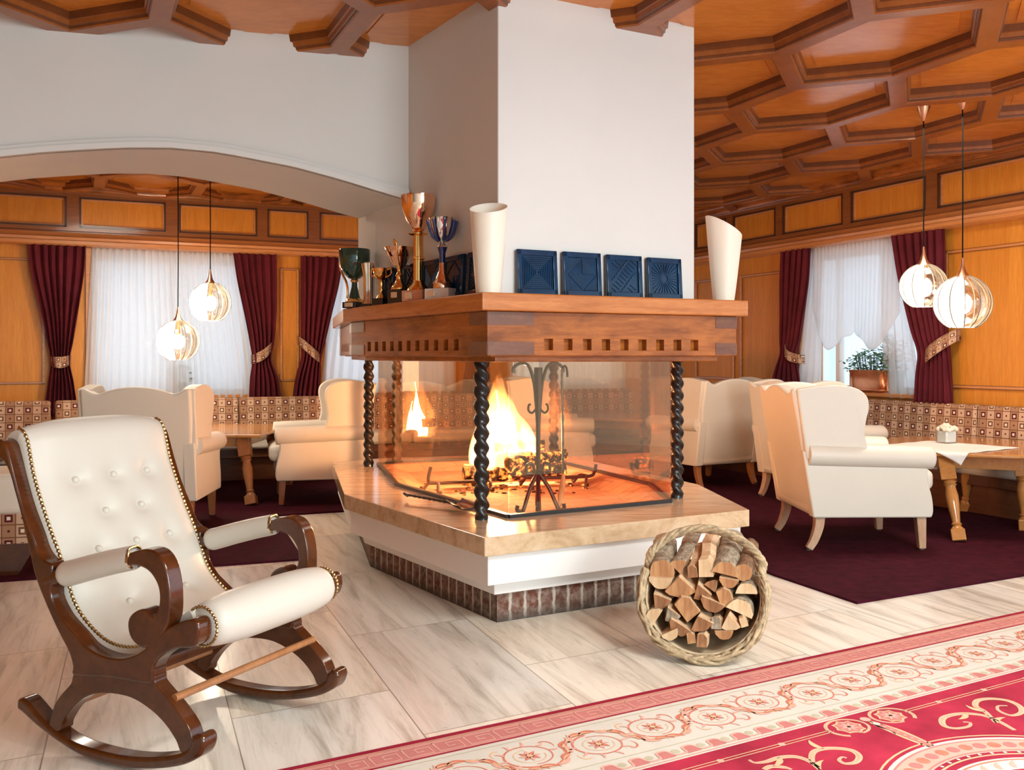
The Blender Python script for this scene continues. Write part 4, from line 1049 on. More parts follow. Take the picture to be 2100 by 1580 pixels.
armchair('cream leather wing armchair turned side on, left of the fireplace', (-1.62, 8.03, CZ), face((-.965, -.26)), MT['leg_brown'])
armchair('cream leather wing armchair seen from behind, right beside the right-hand twisted column', (1.80, 9.08, CZ), face((-.49, .87)), MT['leg_brown'])
nc = armchair('nearest cream leather wing armchair with pale legs, by the table with the white cloth', (2.18, 6.24, CZ), face((1, .02)), MT['leg_pale']); nc.scale = (1.03, 1.08, 1.02)
armchair('cream leather wing armchair seen through the fireplace glass, side on behind the fire', (.34, 9.05, CZ), face((1, .15)), MT['leg_brown'])
armchair('cream leather wing armchair mostly hidden behind the nearest armchair on the right', (2.55, 8.02, CZ), face((.92, .40)), MT['leg_pale'])

# ================================================================== TABLES
def turned_leg(t, top, foot, mt, s=1.0):
    top, foot = Vector(top), Vector(foot); d = top - foot; L = d.length; q = Vector((0, 0, 1)).rotation_difference(d)
    M = Matrix.Translation(foot) @ q.to_matrix().to_4x4()
    bm = NB(); lathe(bm, [(0, .0), (.036, .0), (.036, .07), (.032, .078), (.022, .09), (.030, .10), (.022, .11), (.024, .13), (.034, .22), (.036, .27), (.028, .32), (.030, .328), (.038, .335), (.030, .342), (.038, .352), (.030, .36), (.030, .365), (0, .365)], 20, fr=lambda a, z: (1 + .0 * a) if z > .075 else 1.0)
    bmesh.ops.transform(bm, matrix=M @ Matrix.Diagonal((s, s, L / .52, 1)), verts=bm.verts)
    l = obj('leg', bm, MT[mt], t, ang=40)
    bm = NB(); box(bm, -.042 * s, .042 * s, -.042 * s, .042 * s, .36 * L / .52, L, M); obj('leg_block', bm, MT[mt], l, bevel=.004, smooth=False)
    bm = NB(); box(bm, -.038 * s, .038 * s, -.038 * s, .038 * s, .0, .075, M); obj('foot_block', bm, MT[mt], l, bevel=.006, smooth=False)
t = thing('side_table', 'honey wood table with turned legs and a white cloth on it, on the right', 'table', (3.22, 6.86, CZ), math.radians(-24))
bm = NB(); pr = []
for k in range(48):
    a = 2 * PI * k / 48; ex = .62
    pr.append((math.copysign(abs(math.cos(a)) ** ex, math.cos(a)) * .55, math.copysign(abs(math.sin(a)) ** ex, math.sin(a)) * .68))
prism(bm, pr, .530, .555); tt = obj('tabletop', bm, MT['table'], t, bevel=.008, ang=40)
bm = NB(); box(bm, -.33, .33, -.42, .42, .43, .53); obj('apron', bm, MT['table'], t, bevel=.004, smooth=False)
Lm = t.location
rt = Matrix.Rotation(-math.radians(-24), 3, 'Z')
for (ax, ay), (fx, fy) in (((2.87, 6.40), (2.86, 6.17)), ((3.48, 6.60), (3.50, 6.58)), ((2.95, 7.15), (2.88, 7.30)), ((3.42, 7.25), (3.48, 7.40))):
    a = rt @ (Vector((ax, ay, 0)) - Vector((Lm.x, Lm.y, 0))); b = rt @ (Vector((fx, fy, 0)) - Vector((Lm.x, Lm.y, 0)))
    turned_leg(t, (a.x, a.y, .53), (b.x, b.y, .0), 'table', 1.12)
# white cloth laid cornerwise, one corner hanging over the front edge
bm = NB(); cc = Vector((2.98, 6.66)); cs = .33; ca_ = math.radians(24)
cd = Vector((math.cos(math.radians(-24)), math.sin(math.radians(-24))))
def on_table(p):
    q = rt @ Vector((p.x - Lm.x, p.y - Lm.y, 0)); return (abs(q.x) / .55) ** (2 / .62) + (abs(q.y) / .68) ** (2 / .62), q
def clo(a, b):
    u_, v_ = (a - .5) * 2 * cs, (b - .5) * 2 * cs
    d1 = Vector((math.cos(math.radians(35)), math.sin(math.radians(35)))); d2 = Vector((-d1.y, d1.x))
    p = cc + d1 * u_ * 1.1 + d2 * v_; z = .555 + CZ + .004 + .0015 * math.sin(u_ * 30) * math.sin(v_ * 26)
    g, q = on_table(p)
    if g > 1:
        # fold down over the edge
        lo, hi = 0.0, 1.0; o = Vector((Lm.x, Lm.y))
        for _ in range(18):
            m_ = (lo + hi) / 2
            if on_table(o + (p - o) * m_)[0] > 1: hi = m_
            else: lo = m_
        e = o + (p - o) * lo; ov = (p - e).length; dr = (p - o).normalized()
        p2 = e + dr * (.010 + .12 * ov + .012 * math.sin(u_ * 40 + v_ * 25) * min(1, ov * 12)); return Vector((p2.x, p2.y, z - ov * .98))
    return Vector((p.x, p.y, z))
grid(bm, clo, 60, 60)
tag(obj('tablecloth', bm, MT['cloth'], solid=.003, ang=80), 'small white cloth on the right-hand table with one corner hanging over its edge', 'tablecloth')
fpot = thing('flower_pot', 'small square glass with pale dried flowers on the white tablecloth', 'flower pot', (3.12, 6.93, .555 + CZ + .008), math.radians(20))
bm = NB(); box(bm, -.055, .055, -.055, .055, 0, .09); obj('glass', bm, MT['jar'], fpot, bevel=.01)
bm = NB(); box(bm, -.047, .047, -.047, .047, .006, .085); obj('filling', bm, MT['cloth'], fpot, bevel=.01)
bm = NB(); random.seed(3)
for k in range(60):
    a = random.uniform(0, 2 * PI); r_ = .062 * math.sqrt(random.random()); ball(bm, (r_ * math.cos(a), r_ * math.sin(a), .098 + .03 * (1 - r_ / .062) + random.uniform(-.008, .008)), random.uniform(.011, .017), 7)
obj('flowers', bm, MT['flower'], fpot)
t = thing('side_table', 'honey wood table with turned splayed legs between the two armchairs on the left', 'table', (-2.62, 8.30, CZ), 0)
bm = NB(); box(bm, -.62, .62, -.62, .62, .535, .56); obj('tabletop', bm, MT['table'], t, bevel=.006, smooth=False)
bm = NB(); box(bm, -.45, .45, -.45, .45, .45, .535); obj('apron', bm, MT['table'], t, bevel=.004, smooth=False)
for s in (-1, 1):
    for q in (-1, 1): turned_leg(t, (s * .43, q * .43, .535), (s * .55, q * .62, 0), 'leg_brown', 1.15)

t = thing('side_table', 'honey wood table with turned legs seen through the fireplace glass', 'table', (1.12, 10.1, CZ), math.radians(-25))
bm = NB(); box(bm, -.55, .55, -.5, .5, .535, .56); obj('tabletop', bm, MT['table'], t, bevel=.006, smooth=False)
bm = NB(); box(bm, -.4, .4, -.36, .36, .45, .535); obj('apron', bm, MT['table'], t, bevel=.004, smooth=False)
for s in (-1, 1):
    for q in (-1, 1): turned_leg(t, (s * .38, q * .34, .535), (s * .46, q * .45, 0), 'leg_brown', 1.15)

# ================================================================== BENCHES
def bench(label, W, u0, u1, seams, base_d=.50, off=.03, zt=.79, end_caps=()):
    p = W.pt(u0, off, CZ); t = thing('upholstered_bench', label, 'bench', p, math.atan2(W.d.y, W.d.x))
    sgn = 1 if Vector((-W.d.y, W.d.x)).dot(W.n) > 0 else -1
    L = u1 - u0
    def bx(nm, x0, x1, d0, d1, z0, z1, m, bev, uv=0):
        bm = NB(); y0, y1 = sorted((sgn * d0, sgn * d1)); box(bm, x0, x1, y0, y1, z0, z1); return obj(nm, bm, MT[m], t, bevel=bev, bseg=4, uv=uv, ang=50)
    bx('plinth', 0, L, .02, base_d - .08, 0, .30, 'plinth', .004)
    bx('seat_base', 0, L, .0, base_d - .03, .215, .30, 'plinth', .006)
    xs = [0] + [s - u0 for s in seams] + [L]
    for a, b in zip(xs, xs[1:]):
        bx('seat_cushion', a + .003, b - .003, .10, base_d + .02, .295, .42, 'cream', .035)
        bm = NB(); y0, y1 = sorted((sgn * .0, sgn * .11)); box(bm, a + .004, b - .004, y0, y1, .40, zt)
        for v in bm.verts:
            if v.co.z > .6: v.co.y -= sgn * .03 * (abs(v.co.y) > .05)
        obj('back_cushion', bm, MT['fabric'], t, bevel=.022, bseg=4, uv=1, ang=50)
    return t
bench('patterned bench running under the windows on the left wall, cream seat', WL, WL.u(112, .4), WL.u(1290, .4), [WL.u(300, .5), WL.u(490, .5), WL.u(820, .5)], off=.42, zt=.775)
bench('patterned bench along the right wall under the window with a planter', WR, -3.6, 2.35, [WR.u(1936, .5), WR.u(1726 - 330, .5)], off=.06, zt=.795)
WB = Wall((-3.98, 8.35), (-.62, -.20), (.30, -.95))
bench('short patterned bench at the left edge of the photo, in front of the curtain', WB, 0, 1.0, [], off=0, zt=.80, base_d=.40)
WS = Wall((-2.62, 5.28), (-.97, -.24), (.24, -.97))
t = thing('bench_end', 'bench end with cream seat and dark patterned base behind the rocking chair, left edge', 'bench', (-2.66, 5.42, CZ), math.radians(14))
bm = NB(); box(bm, -.9, .07, -.22, .28, .33, .55); obj('seat_cushion', bm, MT['cream'], t, bevel=.04, bseg=4)
bm = NB(); box(bm, -.9, .05, -.20, .26, .17, .34); obj('seat_base', bm, MT['fabric'], t, bevel=.01, uv=1)
bm = NB(); plate(bm, [(-.9, -.18, 0), (-.06, -.18, 0), (.04, -.18, .18), (-.9, -.18, .18)], (0, .42, 0)); obj('plinth', bm, MT['mahogany'], t, smooth=False)
# ================================================================== CURTAINS
def curtain(label, W, px_rows, ztop, zbot, folds, dep=.11, tie=None, amp=.028, name='drape', mt='velvet', cat='curtain', group='burgundy drapes at the windows'):
    """px_rows: (photo y, left x, right x) of the outline from top to bottom"""
    t = thing(name, label, cat, W.pt(0, 0, 0), 0, group); o0 = t.location
    rows = []
    for y, xl, xr in px_rows:
        ul, z = W.uz(xl, y, dep); ur, z2 = W.uz(xr, y, dep); rows.append(((z + z2) / 2, ul, ur))
    rows[0] = (ztop, *rows[0][1:]); rows[-1] = (zbot, *rows[-1][1:])
    rs = spl([Vector((a, b, c)) for a, b, c in rows], 8); tab = sorted([(r.x, r.y, r.z) for r in rs])
    L = [(a, b) for a, b, c in tab]; Rr = [(a, c) for a, b, c in tab]
    wmax = max(abs(c - b) for a, b, c in tab); ph = random.uniform(0, 6)
    def fn(a, b):
        z = zbot + (ztop - zbot) * b; l, r = lerp_tab(L, z), lerp_tab(Rr, z); w_ = abs(r - l)
        g = 1.25 - .45 * w_ / wmax
        aa = a + .018 * math.sin(a * 9 + ph) + (.012 if mt == 'velvet' else .0015) * math.sin(b * 7 + a * 5)
        s = math.sin(2 * PI * folds * aa + ph); s2 = math.sin(4 * PI * folds * aa + 1.3 * ph + b * 2)
        u_ = l + (r - l) * (a + .25 / folds * .3 * s2 * math.sin(PI * a))
        d = dep + amp * g * s + .12 * amp * s2 + .03 * (1 - w_ / wmax) * math.sin(PI * a)
        return W.pt(u_, d, z) - o0
    bm = NB(); grid(bm, fn, folds * 14, 40); obj('fabric', bm, MT[mt], t, solid=.004, ang=80)
    if tie:
        (xa, ya), (xb, yb_), hw = tie
        ua, za = W.uz(xa, ya, dep + .05); ub, zb = W.uz(xb, yb_, dep + .05)
        bm = NB()
        def band(a, b):
            u_ = ua + (ub - ua) * a; z = za + (zb - za) * a - .02 * math.sin(PI * a) + hw * (b - .5) * 2 * (.85 + .15 * math.sin(PI * a))
            return W.pt(u_, dep - .05 + .125 * math.sin(PI * a) ** .6, z) - o0
        Lb = math.hypot(ub - ua, zb - za)
        grid(bm, band, 20, 4, uv=lambda a, b: (a * Lb * 1.15, b * hw * 2)); obj('tieback', bm, MT['fabric_small'], t, solid=.006, ang=80, label='patterned tieback band')
    return t
ZT, ZB = RAIL0 + .02, .62
curtain('burgundy drape gathered by a straight tieback, far left, left side of the wide window', WL, [(508, 58, 176), (560, 64, 172), (640, 84, 160), (700, 97, 150), (742, 104, 143), (790, 98, 152), (832, 90, 160)], ZT, ZB, 7, tie=((103, 741), (145, 738), .055), amp=.03)
curtain('burgundy drape to the right of the wide sheer window on the left wall', WL, [(528, 478, 566), (580, 487, 567), (650, 502, 566), (700, 512, 562), (738, 518, 556), (780, 513, 570), (822, 510, 578)], ZT, ZB, 6, tie=((519, 738), (562, 708), .055), amp=.03)
curtain('burgundy drape just left of the mantel trophies, beside the second left window', WL, [(533, 617, 704), (580, 617, 697), (650, 617, 680), (700, 618, 668), (735, 618, 660), (780, 606, 658), (820, 598, 655)], ZT, ZB, 6, tie=((616, 698), (662, 738), .055), amp=.03)
curtain('narrow burgundy drape at the left side of the right-hand window', WR, [(528, 1603, 1661), (580, 1600, 1657), (650, 1601, 1648), (700, 1602, 1640), (725, 1603, 1633), (760, 1592, 1636), (800, 1576, 1642)], ZT, .80, 5, tie=((1602, 710), (1634, 738), .05), amp=.03)
curtain('burgundy drape behind the two right-hand globe lamps', WR, [(488, 1830, 1936), (560, 1842, 1938), (620, 1856, 1940), (680, 1872, 1944), (725, 1886, 1948), (770, 1882, 1950), (832, 1878, 1952)], ZT, .80, 7, tie=((1884, 738), (1952, 686), .06), amp=.03)
sh = 'sheer curtains at the windows'
curtain('wide white sheer curtain over the large left window', WL, [(512, 190, 490), (600, 184, 500), (740, 176, 520), (830, 172, 524)], ZT, .70, 24, dep=.045, name='sheer_curtain', mt='sheer', amp=.018, group=sh)
curtain('white sheer curtain at the second left window, beside the twisted iron column', WL, [(530, 690, 930), (640, 676, 932), (740, 664, 934), (830, 656, 935)], ZT, .70, 16, dep=.045, name='sheer_curtain', mt='sheer', amp=.018, group=sh)
curtain('white sheer curtain at the third left window, seen through the fireplace glass', WL, [(530, 1056, 1280), (640, 1054, 1280), (740, 1052, 1282), (830, 1050, 1284)], ZT, .70, 14, dep=.045, name='sheer_curtain', mt='sheer', amp=.018, group=sh)
curtain('burgundy drape seen through the fireplace glass between two sheer windows', WL, [(533, 935, 1010), (640, 944, 1008), (735, 955, 1003), (780, 950, 1006), (820, 946, 1010)], ZT, ZB, 6, tie=((953, 698), (1004, 738), .055), amp=.03)
# balloon sheer of the right-hand window: two gathered swags and a straight tail each side
t = thing('sheer_curtain', 'white balloon sheer with two swags over the right-hand window', 'curtain', WR.pt(0, 0, 0), 0, sh); o0 = t.location
ua, ub = WR.u(1832, .05), WR.u(1655, .05)
xs = [WR.u(x, .05) for x in (1850, 1838, 1760, 1677, 1648)]
def swz(a):
    """lower edge height: two scallops, corners pulled up"""
    px = 1846 + (1668 - 1846) * a
    z1 = .5 - .5 * math.cos(2 * PI * min(1, max(0, a * 2 - math.floor(a * 2 - 1e-9))))
    y = 640 + 78 * max(0, z1) ** .55 if 0 < a < 1 else 640
    mid = 40 * math.exp(-((a - .5) / .10) ** 2); y = y + mid * (1 - z1)
    return WR.uz(px, y, .06)[1]
def swag(a, b):
    zb_ = swz(a); z = zb_ + (ZT - zb_) * b; u_ = WR.u(1846, .05) + (WR.u(1668, .05) - WR.u(1846, .05)) * a
    u_ = (ub - .02 - u_) * .0 + u_
    g = 1 - b
    d = .055 + .010 * math.sin(a * 2 * PI * 22) * (b ** .7) + .05 * g * math.sin(PI * ((a * 2) % 1)) + .006 * math.sin(b * 26 + 5 * math.cos(2 * PI * a * 2)) * g ** 3
    return WR.pt(u_, d, z) - o0
bm = NB(); grid(bm, swag, 150, 40); obj('swag', bm, MT['sheer2'], t, solid=.002, ang=80)
for xa, xb, xa2, xb2, yb in ((1846, 1806, 1893, 1812, 818), (1690, 1664, 1682, 1630, 800)):
    def tail(a, b, xa=xa, xb=xb, xa2=xa2, xb2=xb2, yb=yb):
        x = (xa2 + (xa - xa2) * b ** .8) * (1 - a) + (xb2 + (xb - xb2) * b ** .8) * a
        zb_ = WR.uz((xa2 + xb2) / 2, yb, .05)[1]; z = zb_ + (ZT - zb_) * b
        return WR.pt(WR.u(x, .05), .04 + .012 * math.sin(a * 2 * PI * 4 + b * 2), z) - o0
    bm = NB(); grid(bm, tail, 40, 24); obj('tail', bm, MT['sheer2'], t, solid=.002, ang=80)
# ================================================================== PLANTER ON THE RIGHT SILL
uu = (WR.u(1737, .02) + WR.u(1829, .02)) / 2
pc = WR.pt(uu, -.03, SILL_R + .002); rz = math.atan2(WR.d.y, WR.d.x)
pt_ = thing('planter', 'oblong copper planter with leafy green plant on the sill of the right-hand window', 'planter', pc, rz)
hl = abs(WR.u(1737, .02) - WR.u(1829, .02)) / 2 * .93
bm = NB(); prof = [(.93, 0), (1, .012), (1, .03), (.97, .036), (.97, .18), (1.0, .19), (1.0, .205), (.95, .205), (.93, .15)]
rings = []
for q, z in prof:
    rings.append([bm.verts.new((math.copysign(abs(math.cos(a)) ** .35, math.cos(a)) * hl * q, math.copysign(abs(math.sin(a)) ** .55, math.sin(a)) * .085 * q, z)) for a in [2 * PI * i / 40 for i in range(40)]])
for A, B2 in zip(rings, rings[1:]):
    for i in range(40): bm.faces.new((A[i], A[(i + 1) % 40], B2[(i + 1) % 40], B2[i]))
bm.faces.new(rings[0][::-1]); bm.faces.new(rings[-1])
obj('trough', bm, MT['copper'], pt_, ang=50)
def leafy(bm, n, hx, hy, h0, h1, size, seed):
    rnd = random.Random(seed)
    for k in range(n):
        x, y = rnd.uniform(-hx, hx), rnd.uniform(-hy, hy); z = h0 + (h1 - h0) * rnd.random() * (1 - .45 * (x / hx) ** 2)
        a = rnd.uniform(0, 2 * PI); el = rnd.uniform(-.5, .7); s = size * rnd.uniform(.7, 1.3)
        d = Vector((math.cos(a) * math.cos(el), math.sin(a) * math.cos(el), math.sin(el))); sd = Vector((-math.sin(a), math.cos(a), 0)); n_2 = d.cross(sd)
        c = Vector((x, y, z)); P = [c, c + d * s * .5 + sd * s * .42 + n_2 * s * .1, c + d * s * 1.05, c + d * s * .5 - sd * s * .42 + n_2 * s * .1]
        v = [bm.verts.new(p) for p in P]; bm.faces.new((v[0], v[1], v[2])); bm.faces.new((v[0], v[2], v[3]))
def stems(bm, n, hx, hy, h0, h1, seed):
    rnd = random.Random(seed)
    for k in range(n):
        x, y = rnd.uniform(-hx, hx), rnd.uniform(-hy, hy); tube(bm, [(x * .7, y * .7, h0), (x * .9, y * .9, (h0 + h1) / 2), (x, y, h1 * .95)], .003, 5)
bm = NB(); leafy(bm, 420, hl * 1.08, .11, .17, .40, .042, 5); obj('foliage', bm, MT['leaf'], pt_, smooth=False)
bm = NB(); stems(bm, 26, hl * .9, .07, .15, .36, 6); obj('stems', bm, MT['leaf_dark'], pt_)
pd = thing('planter', 'dark potted plant standing behind the copper planter on the sill', 'planter', WR.pt(WR.u(1834, -.06), -.07, SILL_R + .002), rz)
bm = NB(); lathe(bm, [(0, 0), (.07, 0), (.09, .2), (.085, .2), (.07, .1), (0, .1)], 24); obj('pot', bm, MT['dark_pot'], pd, ang=50)
bm = NB(); leafy(bm, 260, .13, .09, .2, .55, .04, 8); obj('foliage', bm, MT['leaf_dark'], pd, smooth=False)
bm = NB(); stems(bm, 10, .09, .06, .1, .5, 9); tube(bm, [(0, 0, .1), (.0, .0, .5), (.02, 0, .72)], .006, 6); obj('stems', bm, MT['leaf_dark'], pd)

sp = thing('potted_plant', 'small potted plant on the sill, faintly seen through the wide left sheer curtain', 'plant', WL.pt(WL.u(368, -.08), -.08, SILL_L + .002), 0)
bm = NB(); lathe(bm, [(0, 0), (.06, 0), (.08, .13), (.075, .13), (.06, .08), (0, .08)], 20); obj('pot', bm, MT['dark_pot'], sp, ang=50)
bm = NB(); leafy(bm, 120, .13, .06, .12, .34, .045, 18); obj('foliage', bm, MT['leaf_dark'], sp, smooth=False)
bm = NB(); stems(bm, 8, .09, .04, .08, .3, 19); obj('stems', bm, MT['leaf_dark'], sp)
# ================================================================== PENDANT LAMPS
def pendant(label, px, py, Y, R, ztop, watt):
    c = at(px, py, Y); t = thing('pendant_lamp', label, 'pendant lamp', c, math.radians(10), 'globe pendant lamps')
    def lune(bm, a0, a1, r, top=.985, bot=-.90):
        def fn(a, b):
            th = a0 + (a1 - a0) * a; z = bot + (top - bot) * b; z = math.sin(z * PI / 2 * .995) if False else z
            ph = math.asin(bot) + (math.asin(top) - math.asin(bot)) * b
            return Vector((r * math.cos(ph) * math.cos(th), r * math.cos(ph) * math.sin(th), r * math.sin(ph)))
        grid(bm, fn, 8, 24)
    n = 12
    for k in range(n):
        a0, a1 = 2 * PI * k / n, 2 * PI * (k + 1) / n
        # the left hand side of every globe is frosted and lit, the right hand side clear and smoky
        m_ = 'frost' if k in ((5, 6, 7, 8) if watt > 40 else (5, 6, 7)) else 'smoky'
        bm = NB(); lune(bm, a0 + .03, a1 - .03, R); obj('glass_segment', bm, MT[m_], t, ang=80)
    bm = NB()
    for k in range(n):
        a = 2 * PI * k / n; tube(bm, [(1.012 * R * math.cos(p) * math.cos(a), 1.012 * R * math.cos(p) * math.sin(a), 1.012 * R * math.sin(p)) for p in [-1.12 + 2.55 * i / 20 for i in range(21)]], .0035, 6)
    obj('ribs', bm, MT['rib'], t)
    bm = NB(); lathe(bm, [(0, R * .93), (.045, R * .94), (.04, R * 1.0), (.022, R + .03), (.012, R + .07), (.006, R + .115), (0, R + .12)], 20); obj('cap', bm, MT['bronze'], t)
    bm = NB(); lathe(bm, [(R * .40, -R * .905), (R * .45, -R * .90), (R * .40, -R * .895)], 28); obj('bottom_ring', bm, MT['frost'], t)
    bm = NB(); ball(bm, (0, 0, -.01), .052, 18, sq=(1, 1, 1.15)); obj('bulb', bm, MT['bulb' if watt > 40 else 'bulb_dim'], t, ang=80)
    bm = NB(); lathe(bm, [(0, .05), (.02, .05), (.02, R * .93), (0, R * .93)], 12); obj('socket', bm, MT['bronze'], t)
    zc = ztop - c.z
    bm = NB(); tube(bm, [(0, 0, R + .10), (.002, .001, zc * .5), (0, 0, zc - .06)], .0045, 6); obj('cord', bm, MT['cord'], t)
    bm = NB(); lathe(bm, [(0, zc), (.045, zc), (.043, zc - .01), (.014, zc - .09), (.006, zc - .10), (0, zc - .10)], 20); obj('ceiling_rose', bm, MT['bronze'], t)
    return t
pendant('lower of the two lit globe pendant lamps on the left', 365, 700, 8.3, .178, CEIL - .002, 105)
pendant('upper of the two lit globe pendant lamps on the left', 431, 621, 8.3, .172, CEIL - .002, 105)
pendant('upper left of the two lit globe pendant lamps on the right', 1894, 588, 6.45, .150, CEIL - .002, 12)
pendant('lower right of the two lit globe pendant lamps on the right', 1974, 622, 6.15, .172, CEIL - .002, 12)

# ================================================================== LOG BASKET
BC = Vector((.757, 3.835)); BA = Vector((.958, -.287)); BD = Vector((.287, .958))      # across, and away from the mouth
lean = math.radians(24); bz = .245
def bk(a, b, c):
    """basket frame: a across the mouth, b up in the leaning mouth plane, c into the basket"""
    f_ = b * math.sin(lean) + c * math.cos(lean)
    return Vector((BA.x * a + BD.x * f_, BA.y * a + BD.y * f_, b * math.cos(lean) - c * math.sin(lean) + bz))
bs = thing('log_basket', 'oval wicker log basket with an arched handle, its open mouth facing the camera', 'basket', (BC.x, BC.y, 0))
A_R, B_R = .250, .250
def shell(th, c, k=1.0):
    """point of the basket wall at angle th (0 right, 90 up) and depth c"""
    q = c / .36; ra = A_R * (1 - .22 * q ** 2); rb = B_R * (1 - .30 * q ** 2.0); up_ = .19 * max(0, q) ** 1.4
    return bk(ra * k * math.cos(th), rb * k * math.sin(th) + up_, c)
T0, T1 = math.radians(158), math.radians(382)
bm = NB()
def wall_in(a, b): return shell(T0 + (T1 - T0) * a, .005 + .35 * b, .90 if b < 1 else .9)
grid(bm, wall_in, 48, 14)
def backp(a, b):
    p = shell(T0 + (T1 - T0) * a, .355, .90); c = shell(PI * 1.5, .355, .0); return c.lerp(p, b)
grid(bm, backp, 48, 6)
obj('lining', bm, MT['wicker_in'], bs, solid=.008, ang=60)
# woven wall: wavy weavers over stakes, one continuous part
bm = NB()
for r in range(15):
    c = -.002 + .345 * r / 14; pts = []
    for k in range(113):
        th = T0 + (T1 - T0) * k / 112; pts.append(shell(th, c, .955 + .022 * math.sin(k * PI / 3.5 + PI * (r % 2))))
    tube(bm, pts, .0095, 6)
for k in range(29):
    th = T0 + (T1 - T0) * k / 28; tube(bm, [shell(th, -.004 + .35 * j / 8, .955) for j in range(9)], .008, 6)
for r in range(6):
    for k in range(40):
        pass
o = obj('woven_wall', bm, MT['wicker'], bs, ang=80)
# plaited rim: strands winding round the mouth edge
bm = NB()
for s in range(9):
    pts = []; ph = 2 * PI * s / 9
    wob = random.uniform(1.6, 3.2) * random.choice((1, -1)); r_s = random.uniform(.03, .06)
    for k in range(161):
        f_ = k / 160; th = T0 + (T1 - T0) * f_; w_ = ph + f_ * 2 * PI * wob + .5 * math.sin(f_ * 30 + s)
        pts.append(shell(th, .0, .99 + r_s * math.cos(w_)) + (bk(0, 0, -1) - bk(0, 0, 0)) * (.016 * math.sin(w_)))
    tube(bm, pts, .0074, 7)
obj('plaited_rim', bm, MT['wicker'], bs, ang=80)
# handle: twisted arch from rim end to rim end
hp = [shell(T0, .03, .97), shell(T0, .03, .97) + Vector((-.006, 0, .06))]
ea, eb = shell(T0, .03, .97), shell(T1, .03, .97)
HPTS = spl([ea - Vector((0, 0, .05)), ea + Vector((.002, 0, .03)), bk(-.215, .185, .06), bk(-.14, .255, .07), bk(-.03, .29, .075), bk(.08, .275, .07), bk(.17, .225, .06), bk(.225, .16, .05), eb + Vector((0, 0, .02)), eb - Vector((0, 0, .06))], 14)
bm = NB()
for s in range(4):
    pts = []
    for k, p in enumerate(HPTS):
        d = (HPTS[min(k + 1, len(HPTS) - 1)] - HPTS[max(k - 1, 0)]).normalized(); n1 = d.cross(Vector((BD.x, BD.y, 0))).normalized(); n2 = Vector((BD.x, BD.y, 0)); w_ = 2 * PI * s / 4 + k * .28
        pts.append(p + n1 * .010 * math.cos(w_) + n2 * .010 * math.sin(w_))
    tube(bm, pts, .0095, 8)
for e in (4, len(HPTS) - 12):
    for q in range(6):
        p = HPTS[e + q]; d = (HPTS[e + q + 1] - HPTS[e + q - 1]).normalized(); n1 = d.cross(Vector((0, 1, 0))).normalized(); n2 = d.cross(n1)
        tube(bm, [p + (n1 * math.cos(a) + n2 * math.sin(a)) * .022 for a in [2 * PI * i / 12 for i in range(12)]], .005, 6, closed=True)
obj('handle', bm, MT['wicker'], bs, ang=80)
# split logs
KS = .2152 * 3.80 / F * 1.15
def log(label, cx, cy, r, kind, rot, faces, L=.30, lift=0.0, fwd_=0.0, yaw=0.0):
    a, b = (cx - 822) * KS, (812 - cy) * KS
    o = bk(a, b, -.012 - fwd_); R = r * KS; rnd = random.Random(cx * 7 + cy)
    if kind == 'round': sec = [(math.cos(2 * PI * i / 16), math.sin(2 * PI * i / 16)) for i in range(16)]; arc = 16
    elif kind == 'half': sec = [(math.cos(PI * i / 9), math.sin(PI * i / 9) - .4) for i in range(10)]; arc = 9
    elif kind == 'quarter': sec = [(1.5 * math.cos(PI * .5 * i / 6 + PI / 4), 1.5 * math.sin(PI * .5 * i / 6 + PI / 4) - .8) for i in range(7)] + [(0, -.8)]; arc = 6
    elif kind == 'wedge': sec = [(1.7 * math.cos(PI * .36 * i / 4 + PI * .32), 1.7 * math.sin(PI * .36 * i / 4 + PI * .32) - .95) for i in range(5)] + [(.1, -.9)]; arc = 4
    else: sec = [(-.7, -.9), (.75, -.85), (.8, .5), (.3, .95), (-.6, .85)]; arc = 0
    cr_, sr = math.cos(math.radians(rot)), math.sin(math.radians(rot))
    ax = Vector((BD.x, BD.y, 0)); side = Vector((BA.x, BA.y, 0)); ax = (ax + side * yaw + Vector((0, 0, lift))).normalized(); upv = side.cross(ax).normalized()
    bm = NB(); rings = []
    for k in range(7):
        t = k / 6; sc = R * (1 + rnd.uniform(-.04, .04)); bend = side * rnd.uniform(-.006, .006) + upv * rnd.uniform(-.006, .006)
        tilt_ = .12 * R if k == 0 else 0
        rings.append([bm.verts.new(ax * (L * t + tilt_ * y) + (side * (x * cr_ - y * sr) + upv * (x * sr + y * cr_)) * sc * (1 + .05 * math.sin(i * 2.3 + k)) + bend * (0 < k)) for i, (x, y) in enumerate(sec)])
    n = len(sec)
    for A, B2 in zip(rings, rings[1:]):
        for i in range(n): bm.faces.new((A[i], A[(i + 1) % n], B2[(i + 1) % n], B2[i])).material_index = 0 if i < arc else 1
    bm.faces.new(rings[0][::-1]).material_index = 2; bm.faces.new(rings[-1]).material_index = 2
    ob = obj('firewood_log', bm, [MT[faces[0]], MT['split'], MT[faces[1]]], loc=o + Vector((BC.x, BC.y, 0)), ang=35)
    return tag(ob, label, 'log', 'split logs in the wicker basket')
